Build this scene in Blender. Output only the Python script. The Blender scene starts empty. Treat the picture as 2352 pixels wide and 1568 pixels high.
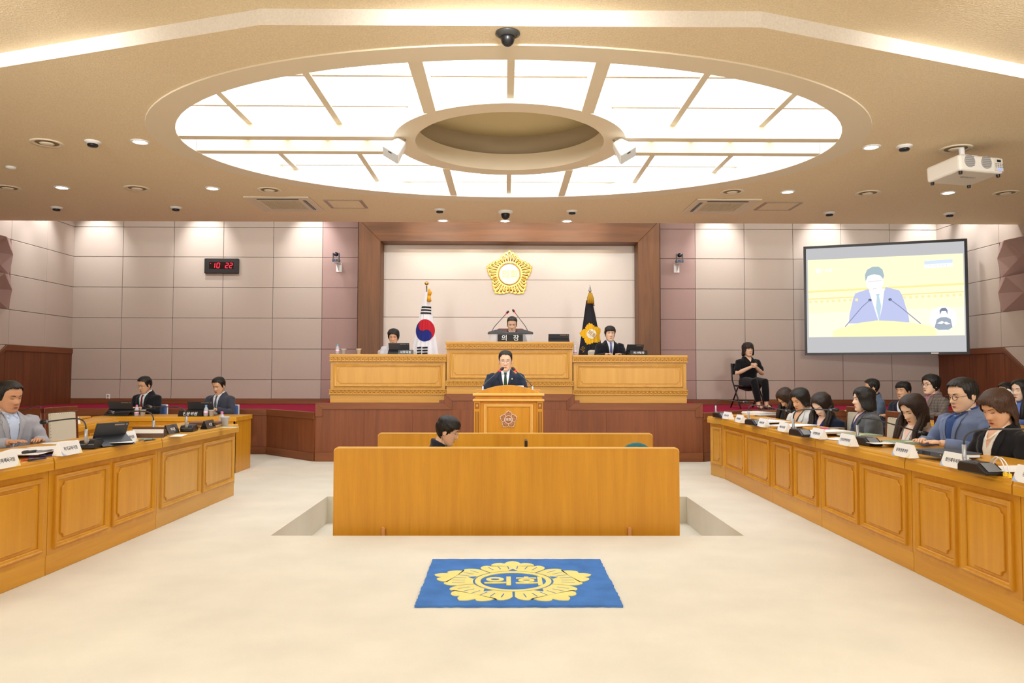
import bpy, bmesh, math, random
from mathutils import Vector, Matrix, Euler, noise
from mathutils.bvhtree import BVHTree
random.seed(7)
R = math.radians
SC = bpy.context.scene
COL = SC.collection
# ------------------------------------------------------------------ camera
F = 1720.0; W0, H0 = 2352.0, 1568.0
CAMZ = 1.35
cam_d = bpy.data.cameras.new('camera'); cam = bpy.data.objects.new('camera', cam_d); COL.objects.link(cam)
cam_d.sensor_width = 36.0; cam_d.lens = 36.0 * F / W0; cam_d.clip_start = 0.05; cam_d.clip_end = 100
CR = Matrix.Rotation(-R(0.5), 3, 'Z') @ Matrix.Rotation(R(90 + 2.46), 3, 'X') @ Matrix.Rotation(0.0022, 3, 'Z')
cam.matrix_world = Matrix.Translation((0, 0, CAMZ)) @ CR.to_4x4()
SC.camera = cam
CP = Vector((0, 0, CAMZ))
def ray(px, py): return CR @ Vector((px - W0 / 2, -(py - H0 / 2), -F))
def PY(px, py, Y):                     # point of the pixel's ray at depth Y
    d = ray(px, py); return CP + d * (Y / d.y)
def PZ(px, py, z):                     # point of the pixel's ray at height z
    d = ray(px, py); return CP + d * ((z - CAMZ) / d.z)
def PX(px, py, x):
    d = ray(px, py); return CP + d * (x / d.x)
# ------------------------------------------------------------------ world, view, lights
SC.view_settings.view_transform = 'Standard'; SC.view_settings.look = 'None'
SC.view_settings.gamma = 1.0; SC.view_settings.use_curve_mapping = False
SC.view_settings.exposure = 0.33
wd = bpy.data.worlds.new('world'); SC.world = wd; wd.use_nodes = True
wd.node_tree.nodes['Background'].inputs[0].default_value = (0.9, 0.93, 1.0, 1)
wd.node_tree.nodes['Background'].inputs[1].default_value = 0.3
SC.cycles.max_bounces = 7; SC.cycles.diffuse_bounces = 4; SC.cycles.glossy_bounces = 2
SC.cycles.use_adaptive_sampling = True; SC.cycles.adaptive_threshold = 0.02
SC.cycles.use_denoising = True
SC.cycles.sample_clamp_indirect = 6.0
L_CEIL = 3.9          # luminous oval ceiling
L_FRONT_FILL = 60.0
L_UP = 70.0
L_AREA = 50.0
L_WALL_FILL = 700.0         # each of the added spots that brighten the rostrum wall
def area(name, loc, sx, sy, power, col=(.95, .98, 1.0), rot=(0, 0, 0)):
    l = bpy.data.lights.new(name, 'AREA'); l.shape = 'RECTANGLE'; l.size = sx; l.size_y = sy; l.energy = power; l.color = col
    o = bpy.data.objects.new(name, l); o.location = loc; o.rotation_euler = rot; COL.objects.link(o); return o
def spot(name, loc, target, power, deg=70, blend=.6, col=(.97, .98, 1.0), r=.04):
    l = bpy.data.lights.new(name, 'SPOT'); l.energy = power; l.spot_size = R(deg); l.spot_blend = blend; l.color = col; l.shadow_soft_size = r
    o = bpy.data.objects.new(name, l); o.location = loc
    o.rotation_euler = (Vector(target) - Vector(loc)).to_track_quat('-Z', 'Y').to_euler(); COL.objects.link(o); return o
for ax in (-3.6, 0.0, 3.6):
    area('hall_light', (ax, .9, 3.66), 2.6, 1.6, L_AREA)
for ax, tx in ((-3.5, -5.2), (0.0, 0.0), (3.5, 5.2)):   # added unseen fill spots over the council floor, aimed at the rostrum wall
    l_ = spot('wall_fill_spot', (ax, 2.6, 3.8), (tx, 14.8, 2.3), L_WALL_FILL, 52, .9, (1, .98, .96), .35)
for ax in (-4.5, 4.5):            # added unseen fill areas behind the camera, aimed at the rostrum
    area('front_fill', (ax, -2.6, 3.3), 2.4, 1.0, L_FRONT_FILL, (1, .98, .96), (R(78), 0, R(-ax * 2.6)))
for ax in (-4.2, 4.2): area('ceiling_fill', (ax, -.6, 2.3), 1.6, .5, L_UP, (1, .97, .92), (R(140), 0, 0))  # added unseen fill, turned upward to lift the ceiling
# ------------------------------------------------------------------ materials
def C(h, a=1.0):
    h = h.lstrip('#'); out = []
    for i in (0, 2, 4):
        v = int(h[i:i + 2], 16) / 255
        out.append(v / 12.92 if v <= .04045 else ((v + .055) / 1.055) ** 2.4)
    return tuple(out) + (a,)
MATS = {}
def mat(name, col, rough=.6, metal=0.0, spec=.5, bump=0.0, bscale=80.0, var=0.0, vscale=4.0, emit=0.0, alpha=1.0, trans=0.0, coat=0.0, sheen=0.0, detail=3.0):
    if name in MATS: return MATS[name]
    m = bpy.data.materials.new(name); m.use_nodes = True; nt = m.node_tree; b = nt.nodes['Principled BSDF']
    c = C(col) if isinstance(col, str) else tuple(col) + (1,)
    b.inputs['Base Color'].default_value = c; b.inputs['Roughness'].default_value = rough; b.inputs['Metallic'].default_value = metal
    b.inputs['Specular IOR Level'].default_value = spec; b.inputs['Alpha'].default_value = alpha
    b.inputs['Transmission Weight'].default_value = trans; b.inputs['Coat Weight'].default_value = coat
    b.inputs['Sheen Weight'].default_value = sheen
    if emit: b.inputs['Emission Color'].default_value = c; b.inputs['Emission Strength'].default_value = emit
    tc = nt.nodes.new('ShaderNodeTexCoord')
    if var:
        n = nt.nodes.new('ShaderNodeTexNoise'); n.inputs['Scale'].default_value = vscale; n.inputs['Detail'].default_value = detail
        nt.links.new(tc.outputs['Object'], n.inputs['Vector'])
        r = nt.nodes.new('ShaderNodeMapRange'); r.inputs[1].default_value = .3; r.inputs[2].default_value = .7
        r.inputs[3].default_value = 1 - var; r.inputs[4].default_value = 1 + var
        nt.links.new(n.outputs['Fac'], r.inputs[0])
        mx = nt.nodes.new('ShaderNodeVectorMath'); mx.operation = 'SCALE'; mx.inputs[0].default_value = c[:3]
        nt.links.new(r.outputs[0], mx.inputs['Scale']); nt.links.new(mx.outputs[0], b.inputs['Base Color'])
    if bump:
        n = nt.nodes.new('ShaderNodeTexNoise'); n.inputs['Scale'].default_value = bscale; n.inputs['Detail'].default_value = 2
        nt.links.new(tc.outputs['Object'], n.inputs['Vector'])
        bp = nt.nodes.new('ShaderNodeBump'); bp.inputs['Strength'].default_value = bump; bp.inputs['Distance'].default_value = .004
        nt.links.new(n.outputs['Fac'], bp.inputs['Height']); nt.links.new(bp.outputs[0], b.inputs['Normal'])
    MATS[name] = m; return m
def wood(name, c1, c2, axis='Z', rough=.38, s=1.0, coat=.15):
    """veneer: long soft streaks along AXIS (object space), a slower figure and fine pores"""
    if name in MATS: return MATS[name]
    m = bpy.data.materials.new(name); m.use_nodes = True; nt = m.node_tree; b = nt.nodes['Principled BSDF']
    tc = nt.nodes.new('ShaderNodeTexCoord')
    oi = nt.nodes.new('ShaderNodeObjectInfo')
    add = nt.nodes.new('ShaderNodeVectorMath'); add.operation = 'ADD'
    sc = nt.nodes.new('ShaderNodeVectorMath'); sc.operation = 'SCALE'; sc.inputs['Scale'].default_value = 17.0
    cb = nt.nodes.new('ShaderNodeCombineXYZ')
    for k in range(3): nt.links.new(oi.outputs['Random'], cb.inputs[k])
    nt.links.new(cb.outputs[0], sc.inputs[0]); nt.links.new(tc.outputs['Object'], add.inputs[0]); nt.links.new(sc.outputs[0], add.inputs[1])
    def noise_at(fast, slow, detail=4, dist=0.0):
        mp = nt.nodes.new('ShaderNodeMapping'); v = [fast * s] * 3; v['XYZ'.index(axis)] = slow * s
        mp.inputs['Scale'].default_value = v; nt.links.new(add.outputs[0], mp.inputs['Vector'])
        n = nt.nodes.new('ShaderNodeTexNoise'); n.inputs['Scale'].default_value = 1; n.inputs['Detail'].default_value = detail
        n.inputs['Distortion'].default_value = dist
        nt.links.new(mp.outputs[0], n.inputs['Vector']); return n
    n1 = noise_at(16, .9, 5, .6); n2 = noise_at(3.0, .35, 3, .8); n3 = noise_at(220, 6, 2)
    a = nt.nodes.new('ShaderNodeMath'); a.operation = 'MULTIPLY_ADD'; a.inputs[1].default_value = .55
    nt.links.new(n1.outputs['Fac'], a.inputs[0])
    a2 = nt.nodes.new('ShaderNodeMath'); a2.operation = 'MULTIPLY'; a2.inputs[1].default_value = .45
    nt.links.new(n2.outputs['Fac'], a2.inputs[0]); nt.links.new(a2.outputs[0], a.inputs[2])
    a3 = nt.nodes.new('ShaderNodeMath'); a3.operation = 'MULTIPLY_ADD'; a3.inputs[1].default_value = .22
    nt.links.new(n3.outputs['Fac'], a3.inputs[0]); nt.links.new(a.outputs[0], a3.inputs[2])
    cr = nt.nodes.new('ShaderNodeValToRGB'); cr.color_ramp.elements[0].position = .42; cr.color_ramp.elements[1].position = .78
    cr.color_ramp.elements[0].color = C(c2); cr.color_ramp.elements[1].color = C(c1)
    nt.links.new(a3.outputs[0], cr.inputs[0]); nt.links.new(cr.outputs[0], b.inputs['Base Color'])
    b.inputs['Roughness'].default_value = rough; b.inputs['Coat Weight'].default_value = coat; b.inputs['Coat Roughness'].default_value = .3
    bp = nt.nodes.new('ShaderNodeBump'); bp.inputs['Strength'].default_value = .08; bp.inputs['Distance'].default_value = .001
    nt.links.new(n3.outputs['Fac'], bp.inputs['Height']); nt.links.new(bp.outputs[0], b.inputs['Normal'])
    MATS[name] = m; return m
OAK_V = wood('oak_upright', '#dc9c22', '#c88615', 'Z')
OAK_X = wood('oak_lengthwise', '#e0a328', '#cb8b18', 'X')
OAK_Y = wood('oak_depthwise', '#dfa548', '#c48a2e', 'Y')
OAKL_V = wood('light_oak_upright', '#d9a243', '#c88f33', 'Z')
OAKL_X = wood('light_oak_lengthwise', '#dca749', '#ca9437', 'X')
MAH_V = wood('mahogany_upright', '#8c4d26', '#6e3819', 'Z', rough=.5, coat=0)
MAH_X = wood('mahogany_lengthwise', '#90542c', '#703c1c', 'X', rough=.5, coat=0)
WAL_V = wood('walnut_upright', '#84542a', '#5c3a1a', 'Z', s=.7, rough=.5, coat=0)
WAL_X = wood('walnut_lengthwise', '#84542a', '#5c3a1a', 'X', s=.7, rough=.5, coat=0)
RED_V = wood('redwood_upright', '#7c431f', '#5d2e12', 'Z', rough=.5, coat=0)
RED_Y = wood('redwood_depthwise', '#7e4723', '#603216', 'Y', rough=.5, coat=0)
CHAIRW = wood('cherry_stain', '#6e2a14', '#4d190a', 'Z', rough=.25, coat=.5)
CARPET = mat('beige_carpet', '#e2dccb', 1.0, spec=.1, bump=.5, bscale=160, var=.05, vscale=2.2, sheen=.2)
REDCARP = mat('red_carpet', '#a02744', 1.0, spec=.1, bump=.6, bscale=220, var=.08, vscale=60)
CEIL = mat('textured_ceiling', '#f2e0bf', .9, spec=.2, bump=1.0, bscale=70, var=.09, vscale=75)
CEILR = mat('textured_riser', '#efe8de', .9, spec=.2, bump=1.0, bscale=60, var=.05, vscale=60)
CREAM = mat('cream_paint', '#efe2c9', .6, spec=.3)
WHITEP = mat('white_paint', '#f6f4ee', .6)
HUBSHADE = mat('hub_recess_shade', '#c9bba4', .7)  # greyer cream: shade of the hub recess put into its colour
FAB = mat('taupe_fabric', '#beb0a4', .95, spec=.15, bump=.35, bscale=260, var=.03, vscale=150)
PINK = mat('mauve_fabric', '#ad918a', .95, spec=.15, bump=.35, bscale=260, var=.03, vscale=150)
IVORY = mat('ivory_fabric', '#efe6da', .95, spec=.15, bump=.3, bscale=260, var=.02, vscale=150)
GAP = mat('joint_shadow', '#93827a', .9)
GOLD = mat('polished_gold', '#e0bd6a', .33, metal=1.0)
GOLDW = mat('gilt_bead', '#cf9a34', .35, metal=.55)
BLACKP = mat('black_plastic', '#16161a', .35)
DGREY = mat('dark_grey_plastic', '#36373b', .4)
MGREY = mat('grey_plastic', '#7c7f86', .35)
CHROME = mat('chrome', '#c9ccd2', .18, metal=1.0)
WHITEPL = mat('white_plastic', '#f1f1ef', .35)
PAPER = mat('paper', '#f4f4f2', .8)
def emat(name, col, e):
    if name in MATS: return MATS[name]
    m = bpy.data.materials.new(name); m.use_nodes = True; nt = m.node_tree
    for n in list(nt.nodes):
        if n.type == 'BSDF_PRINCIPLED': nt.nodes.remove(n)
    em = nt.nodes.new('ShaderNodeEmission'); em.inputs[0].default_value = C(col); em.inputs[1].default_value = e
    nt.links.new(em.outputs[0], nt.nodes['Material Output'].inputs[0]); MATS[name] = m; return m
DIFF = emat('luminous_diffuser', '#f2f8ff', L_CEIL)
LAMP = emat('lamp_glow', '#fff6e6', 14.0)
# ------------------------------------------------------------------ mesh builder
I4 = Matrix.Identity(4)
class MB:
    def __init__(s, M=None): s.v = []; s.f = []; s.M = M or I4; s.mi = []; s.cur = 0
    def add(s, vs, fs):
        o = len(s.v); s.v += [s.M @ Vector(v) for v in vs]; s.f += [tuple(i + o for i in f) for f in fs]; s.mi += [s.cur] * len(fs); return s
    def box(s, x0, x1, y0, y1, z0, z1):
        return s.add([(x0, y0, z0), (x1, y0, z0), (x1, y1, z0), (x0, y1, z0), (x0, y0, z1), (x1, y0, z1), (x1, y1, z1), (x0, y1, z1)],
                     [(0, 3, 2, 1), (4, 5, 6, 7), (0, 1, 5, 4), (1, 2, 6, 5), (2, 3, 7, 6), (3, 0, 4, 7)])
    def prism(s, poly, a0, a1, ax='z'):       # extrude a 2-D outline along an axis
        f = {'z': lambda p, a: (p[0], p[1], a), 'x': lambda p, a: (a, p[0], p[1]), 'y': lambda p, a: (p[0], a, p[1])}[ax]
        n = len(poly); vs = [f(p, a0) for p in poly] + [f(p, a1) for p in poly]
        fs = [tuple(range(n))[::-1], tuple(range(n, 2 * n))] + [(i, (i + 1) % n, n + (i + 1) % n, n + i) for i in range(n)]
        return s.add(vs, fs)
    def tube(s, pts, rad, n=8, cap=True):
        pts = [Vector(p) for p in pts]; m = len(pts); rad = [rad] * m if not hasattr(rad, '__len__') else rad
        vs = []; up = None
        for i, p in enumerate(pts):
            t = (pts[min(i + 1, m - 1)] - pts[max(i - 1, 0)])
            t = t.normalized() if t.length > 1e-9 else Vector((0, 0, 1))
            if up is None: up = Vector((0, 0, 1)) if abs(t.z) < .9 else Vector((1, 0, 0))
            a = t.cross(up); a = a.normalized() if a.length > 1e-6 else t.orthogonal().normalized()
            b = a.cross(t).normalized(); up = b
            r = rad[i]; ra, rb = (r, r) if not hasattr(r, '__len__') else r
            for k in range(n):
                w = 2 * math.pi * k / n; vs.append(p + a * (math.cos(w) * ra) + b * (math.sin(w) * rb))
        fs = [(i * n + k, i * n + (k + 1) % n, (i + 1) * n + (k + 1) % n, (i + 1) * n + k) for i in range(m - 1) for k in range(n)]
        if cap: fs += [tuple(range(n))[::-1], tuple(range((m - 1) * n, m * n))]
        return s.add(vs, fs)
    def lathe(s, prof, n=16, c=(0, 0, 0), sx=1, sy=1, T=None):     # profile (r, z) about z
        vs = []
        for r, z in prof:
            for k in range(n):
                w = 2 * math.pi * k / n; p = Vector((r * math.cos(w) * sx, r * math.sin(w) * sy, z))
                if T: p = T @ p
                vs.append(Vector(c) + p)
        m = len(prof)
        fs = [(i * n + k, i * n + (k + 1) % n, (i + 1) * n + (k + 1) % n, (i + 1) * n + k) for i in range(m - 1) for k in range(n)]
        fs += [tuple(range(n))[::-1], tuple(range((m - 1) * n, m * n))]
        return s.add(vs, fs)
    def ell(s, c, r, n=12, m=8, T=None):
        prof = [(math.sin(math.pi * i / m), -math.cos(math.pi * i / m)) for i in range(m + 1)]
        vs = []
        for q, (a, z) in enumerate(prof):
            if q in (0, m):
                p = Vector((0, 0, z * r[2])); vs.append(Vector(c) + (T @ p if T else p)); continue
            for k in range(n):
                w = 2 * math.pi * k / n; p = Vector((a * math.cos(w) * r[0], a * math.sin(w) * r[1], z * r[2]))
                vs.append(Vector(c) + (T @ p if T else p))
        L = len(vs) - 1; fs = []
        for k in range(n): fs.append((0, 1 + (k + 1) % n, 1 + k)); fs.append((L, L - n + k, L - n + (k + 1) % n))
        for i in range(m - 2):
            for k in range(n): fs.append((1 + i * n + k, 1 + i * n + (k + 1) % n, 1 + (i + 1) * n + (k + 1) % n, 1 + (i + 1) * n + k))
        return s.add(vs, fs)
    def ring(s, x0, x1, z0, z1, prof, y=0.0):     # mitred frame moulding on the xz plane, profile (inset, height towards -y)
        vs = []
        for d, h in prof: vs += [(x0 + d, y - h, z0 + d), (x1 - d, y - h, z0 + d), (x1 - d, y - h, z1 - d), (x0 + d, y - h, z1 - d)]
        fs = [(i * 4 + k, i * 4 + (k + 1) % 4, i * 4 + 4 + (k + 1) % 4, i * 4 + 4 + k) for i in range(len(prof) - 1) for k in range(4)]
        return s.add(vs, fs)
    def mesh(s, name):
        me = bpy.data.meshes.new(name); me.from_pydata([tuple(v) for v in s.v], [], s.f); me.update(); return me
    def obj(s, name, m=None, parent=None, smooth=False, bevel=0.0, loc=None, rot=None, seg=1, kind=None, fix=True, label=None):
        me = s.mesh(name)
        if fix:
            bm = bmesh.new(); bm.from_mesh(me); bmesh.ops.recalc_face_normals(bm, faces=bm.faces); bm.to_mesh(me); bm.free()
        o = bpy.data.objects.new(name, me); COL.objects.link(o)
        ms = m if isinstance(m, (list, tuple)) else [m]
        for q in ms:
            if q: me.materials.append(q)
        if len(ms) > 1 and len(s.mi) == len(me.polygons):
            for p, i in zip(me.polygons, s.mi): p.material_index = i
        if parent: o.parent = parent
        if loc is not None: o.location = loc
        if rot is not None: o.rotation_euler = rot
        if smooth:
            for p in me.polygons: p.use_smooth = True
        if bevel:
            bv = o.modifiers.new('bevel', 'BEVEL'); bv.width = bevel; bv.segments = seg; bv.limit_method = 'ANGLE'; bv.angle_limit = R(40)
        if kind: o['kind'] = kind
        if label: o['label'] = label
        return o
def autosmooth(o, deg=40):
    me = o.data
    for p in me.polygons: p.use_smooth = True
    bm = bmesh.new(); bm.from_mesh(me)
    for e in bm.edges:
        if len(e.link_faces) == 2 and e.calc_face_angle(0) > R(deg): e.smooth = False
    bm.to_mesh(me); bm.free()
def tag(o, label, cat, group=None, kind=None):
    o['label'] = label; o['category'] = cat
    if group: o['group'] = group
    if kind: o['kind'] = kind
    return o
def thing(name, label, cat, loc=(0, 0, 0), rz=0.0, group=None, rot=None):
    o = bpy.data.objects.new(name, None); COL.objects.link(o); o.location = loc
    o.rotation_euler = rot or (0, 0, rz); o.empty_display_size = .1
    return tag(o, label, cat, group)
def dup(root, loc=None, rz=None, label=None, group=None):
    r = root.copy(); COL.objects.link(r)
    if loc is not None: r.location = loc
    if rz is not None: r.rotation_euler = (0, 0, rz)
    if label: r['label'] = label
    if group: r['group'] = group
    for ch in list(root.children):
        c = ch.copy(); COL.objects.link(c); c.parent = r
        for g in list(ch.children):
            d = g.copy(); COL.objects.link(d); d.parent = c
    return r
def struct(o): o['kind'] = 'structure'; return o
TMP = bpy.data.scenes.new('workbench'); 
def bake(o):
    TMP.collection.objects.link(o); vl = TMP.view_layers[0]; vl.update(); me = bpy.data.meshes.new_from_object(o.evaluated_get(vl.depsgraph)); bpy.data.objects.remove(o); return me
TEXTC = {}
def text(s, size, m, parent, M, name='lettering', extrude=.0008, bold=0.0, sx=1.0):
    """flat lettering as real thin mesh; M places its centre, reading along +x, up +y, out +z"""
    key = (s, size, extrude, bold, sx)
    if key not in TEXTC:
        cu = bpy.data.curves.new(name, 'FONT'); cu.body = s; cu.size = size; cu.align_x = 'CENTER'; cu.align_y = 'CENTER'
        cu.extrude = extrude; cu.resolution_u = 3; cu.offset = bold
        me = bake(bpy.data.objects.new(name, cu))
        xs = [v.co.x for v in me.vertices] or [0]; ys = [v.co.y for v in me.vertices] or [0]
        cx, cy = (min(xs) + max(xs)) / 2, (min(ys) + max(ys)) / 2
        for v in me.vertices: v.co.x = (v.co.x - cx) * sx; v.co.y -= cy
        TEXTC[key] = me
    me = TEXTC[key].copy(); me.name = name; me.materials.clear(); me.materials.append(m)
    o = bpy.data.objects.new(name, me); COL.objects.link(o)
    if parent: o.parent = parent
    o.matrix_local = M; return o
def TR(x, y, z): return Matrix.Translation((x, y, z))
def RX(a): return Matrix.Rotation(a, 4, 'X')
def RY(a): return Matrix.Rotation(a, 4, 'Y')
def RZ(a): return Matrix.Rotation(a, 4, 'Z')
def arc(n): return [i / n for i in range(n + 1)]
# ---------------- the five-petalled council flower emblem (mugunghwa) as outlines
def petal_outline(k, rin, gap=1.6, s=1.0, lobes=5):
    """outline of petal k: scalloped outer rim, straight sides, inner arc"""
    pts = []; c = 90 + 72 * k; half = 36 - gap; N = lobes * 6
    for i in range(N + 1):
        a = -half + 2 * half * i / N; u = abs(a) / 36.0
        env = 1.0 - .25 * u
        sc = abs(math.cos(math.pi * (i / N * lobes - lobes / 2.0))) if lobes % 2 else abs(math.sin(math.pi * i / N * lobes))
        r = env - (.085 if lobes == 5 else .05) * (1 - sc ** .55)
        pts.append((s * r * math.cos(R(c - a)), s * r * math.sin(R(c - a))))
    g2 = math.degrees(math.asin(min(.9, math.sin(R(gap)) * .8 / rin)))
    for i in range(9):
        a = (36 - g2) - 2 * (36 - g2) * i / 8; pts.append((s * rin * math.cos(R(c - a)), s * rin * math.sin(R(c - a))))
    return pts
def polyfill(mb, poly, z0, z1):
    """extruded outline with a triangulated cap (fan about its centroid)"""
    n = len(poly); cx = sum(p[0] for p in poly) / n; cy = sum(p[1] for p in poly) / n
    vs = [(p[0], p[1], z0) for p in poly] + [(p[0], p[1], z1) for p in poly] + [(cx, cy, z1)]
    fs = [(i, (i + 1) % n, n + (i + 1) % n, n + i) for i in range(n)] + [(n + i, n + (i + 1) % n, 2 * n) for i in range(n)]
    mb.add(vs, fs)
# =================================================================== the room
CX = 0.04
YB = 14.8            # back wall
XL, XR = -8.54, 8.62 # side walls
YF = -3.2            # rear of the hall, behind the camera
ZC = 3.87            # lowered ceiling
ZU = 3.99            # raised ceiling
rows = [4.84, 4.233, 3.64, 3.037, 2.43, 1.823, 1.22, .845]
# ---- floor with the stenographers' pit
PX0, PX1, PY0, PY1, PZD = -1.95, 2.00, 6.31, 8.30, -.29
b = MB()
def quad(b, x0, x1, y0, y1, z): b.add([(x0, y0, z), (x1, y0, z), (x1, y1, z), (x0, y1, z)], [(0, 1, 2, 3)])
quad(b, XL - .4, XR + .4, YF - .2, PY0, 0); quad(b, XL - .4, XR + .4, PY1, YB + .3, 0)
quad(b, XL - .4, PX0, PY0, PY1, 0); quad(b, PX1, XR + .4, PY0, PY1, 0); quad(b, PX0, PX1, PY0, PY1, PZD)
b.add([(PX0, PY0, 0), (PX0, PY1, 0), (PX0, PY1, PZD), (PX0, PY0, PZD)], [(0, 1, 2, 3)])
b.add([(PX1, PY0, 0), (PX1, PY1, 0), (PX1, PY1, PZD), (PX1, PY0, PZD)], [(0, 1, 2, 3)])
b.add([(PX0, PY1, 0), (PX1, PY1, 0), (PX1, PY1, PZD), (PX0, PY1, PZD)], [(0, 1, 2, 3)])
b.add([(PX0, PY0, 0), (PX1, PY0, 0), (PX1, PY0, PZD), (PX0, PY0, PZD)], [(0, 1, 2, 3)])
struct(b.obj('floor', CARPET, fix=False))
# ---- fabric wall panels
PANELS = {}
def fpanel(parent, m, w, h, M):
    key = (round(w, 3), round(h, 3), m.name)
    if key not in PANELS:
        g = .0035; bb = MB(); bb.box(g, w - g, -.022, 0, g, h - g); o = bb.obj('fabric_panel', m, parent, bevel=.006); PANELS[key] = o.data
        o.matrix_local = M; return o
    o = bpy.data.objects.new('fabric_panel', PANELS[key]); COL.objects.link(o); o.parent = parent
    bv = o.modifiers.new('bevel', 'BEVEL'); bv.width = .006; bv.limit_method = 'ANGLE'
    o.matrix_local = M; return o
def X_at(px, Y, py=700): return PY(px, py, Y).x
wb = struct(MB().box(XL - .3, XR + .3, YB, YB + .2, -.02, 5.0).obj('wall_back', GAP))
lx = [XL, X_at(281, YB), X_at(398, YB), X_at(512, YB), X_at(627, YB), X_at(740, YB), X_at(822, YB)]
rx = [X_at(1516, YB), X_at(1597, YB), X_at(1710, YB), X_at(1822, YB), X_at(1933, YB), X_at(2045, YB), XR]
zr = rows + [.72]
for xs, pk in ((lx, 5), (rx, 0)):
    for i in range(6):
        for j in range(len(zr) - 1):
            fpanel(wb, PINK if i == pk else FAB, xs[i + 1] - xs[i], zr[j] - zr[j + 1], TR(xs[i], YB - .001, zr[j + 1]))
# ivory centre field behind the rostrum
nx0, nx1 = X_at(868, YB), X_at(1472, YB)
zi = [PY(1170, y, YB).z for y in (548, 643, 729, 815, 905)]
for j in range(4): fpanel(wb, IVORY, nx1 - nx0, zi[j] - zi[j + 1], TR(nx0, YB - .001, zi[j + 1]))
# walnut surround (one portal standing proud of the wall)
YP = 14.35
ox0, ox1 = PY(822, 700, YP).x, PY(1516, 700, YP).x; ix0, ix1 = PY(873, 700, YP).x, PY(1466, 700, YP).x
iz = PY(1170, 555, YP).z; oz = 4.6
pt = thing('portal_frame', 'broad walnut surround framing the ivory wall behind the rostrum', 'frame', (0, YP, 0))
MB().prism([(ox0, .7), (ix0, .7), (ix0, iz), (ox0, iz + (ix0 - ox0))], 0, YB - YP - .03, 'y').obj('jamb', WAL_V, pt, bevel=.006)
MB().prism([(ix1, .7), (ox1, .7), (ox1, iz + (ox1 - ix1)), (ix1, iz)], 0, YB - YP - .03, 'y').obj('jamb', WAL_V, pt, bevel=.006)
MB().prism([(ix0, iz), (ix1, iz), (ox1, iz + (ox1 - ix1)), (ox1, oz), (ox0, oz), (ox0, iz + (ix0 - ox0))], 0, YB - YP - .03, 'y').obj('lintel', WAL_X, pt, bevel=.006)
# ---- side walls: fabric panels above a redwood wainscot, faceted relief further forward
for side, sgn, nm in ((XL, 1, 'left'), (XR, -1, 'right')):
    wl = struct(MB().box(min(side, side - sgn * .25), max(side, side - sgn * .25), YF, YB + .2, -.02, 5.0).obj('wall_' + nm, GAP))
    ys = [YB - .02, 13.92, 12.9, 11.9, 10.9, 9.9, 8.9, 7.9, 6.9, 5.9, 4.9, 3.9, 2.9]
    for i in range(len(ys) - 1):
        w = ys[i] - ys[i + 1]
        for j in range(len(rows) - 3):
            if j in (2, 3) and 2 <= i <= 8: continue
            M = TR(side, ys[i + 1] if sgn < 0 else ys[i], rows[j + 1]) @ RZ(R(90) if sgn > 0 else R(-90))
            if sgn > 0: M = TR(side, ys[i + 1], rows[j + 1]) @ RZ(R(90))
            else: M = TR(side, ys[i], rows[j + 1]) @ RZ(R(-90))
            fpanel(wl, FAB, w, rows[j] - rows[j + 1], M)
        if i >= 2:                       # lower panels where the wainscot has stepped down
            M = (TR(side, ys[i + 1], 1.22) @ RZ(R(90))) if sgn > 0 else (TR(side, ys[i], 1.22) @ RZ(R(-90)))
            fpanel(wl, FAB, w, rows[5] - 1.22, M)
    for i in range(2, 8):                # folded acoustic relief, two rows
        for (zt, zb) in ((3.64, 3.037), (3.037, 2.43)):
            y1, y0 = ys[i], ys[i + 1]; d = -sgn; S = lambda o: side + sgn * o
            A, B = (S(0), y1, zt), (S(0), y0, zt); p1, p2 = (S(.07), y1 - .02, zt - .27), (S(.42), y0 + .25, zt - .08)
            p3 = (S(.30), y0, zb + .25); q1, q0 = (S(0), y1, zb), (S(0), y0, zb)
            MB().add([A, B, p1, p2, p3, q1, q0], [(0, 2, 3), (0, 3, 1), (2, 4, 3), (1, 3, 4), (2, 5, 4), (5, 6, 4), (0, 5, 2), (1, 4, 6), (0, 1, 6, 5)]).obj('relief_facet', PINK, wl)
    # wainscot: straight to Y=12.83, then raked down
    zt = 1.823; yk = 12.83; y2 = 12.0; z2 = 1.25
    wn = 'trim_1' if sgn > 0 else 'trim_2'
    t = bpy.data.objects.new(wn, None); COL.objects.link(t); t['kind'] = 'structure'
    o = .03 * sgn; xa, xb = sorted((side, side + o)); bw = .49
    yy = YB - .03; cuts = []
    while yy > yk - .01: cuts.append(yy); yy -= bw
    def topz(y): return zt if y >= yk else max(z2, zt - (yk - y) * (zt - z2) / (yk - y2))
    yy = YB - .03
    while yy > 3.0:
        ya = yy - bw + .006; seg = [(yy, topz(yy))]
        for c in (yk, y2):
            if ya < c < yy: seg.append((c, topz(c)))
        seg.append((ya, topz(ya)))
        poly = [(p[0], p[1] - .10) for p in seg] + [(ya, 0.0), (yy, 0.0)]
        MB().prism(poly, xa, xb, 'x').obj('wood_board', RED_V, t)
        yy -= bw
    k = .05 * sgn; xa, xb = sorted((side, side + k))
    cap = [(YB - .03, zt), (yk, zt), (y2, z2), (3.0, z2)]
    MB().prism(cap + [(3.0, z2 - .10), (y2 - .02, z2 - .10), (yk - .03, zt - .10), (YB - .03, zt - .10)], xa, xb, 'x').obj('cap_rail', RED_Y, t, bevel=.004)
    MB().prism([(YB - .03, .13), (3.0, .13), (3.0, 0), (YB - .03, 0)], xa, xb, 'x').obj('skirting', RED_Y, t)
struct(MB().box(XL - .3, XR + .3, YF - .2, YF, -.02, 5.0).obj('wall_rear', FAB))
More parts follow.
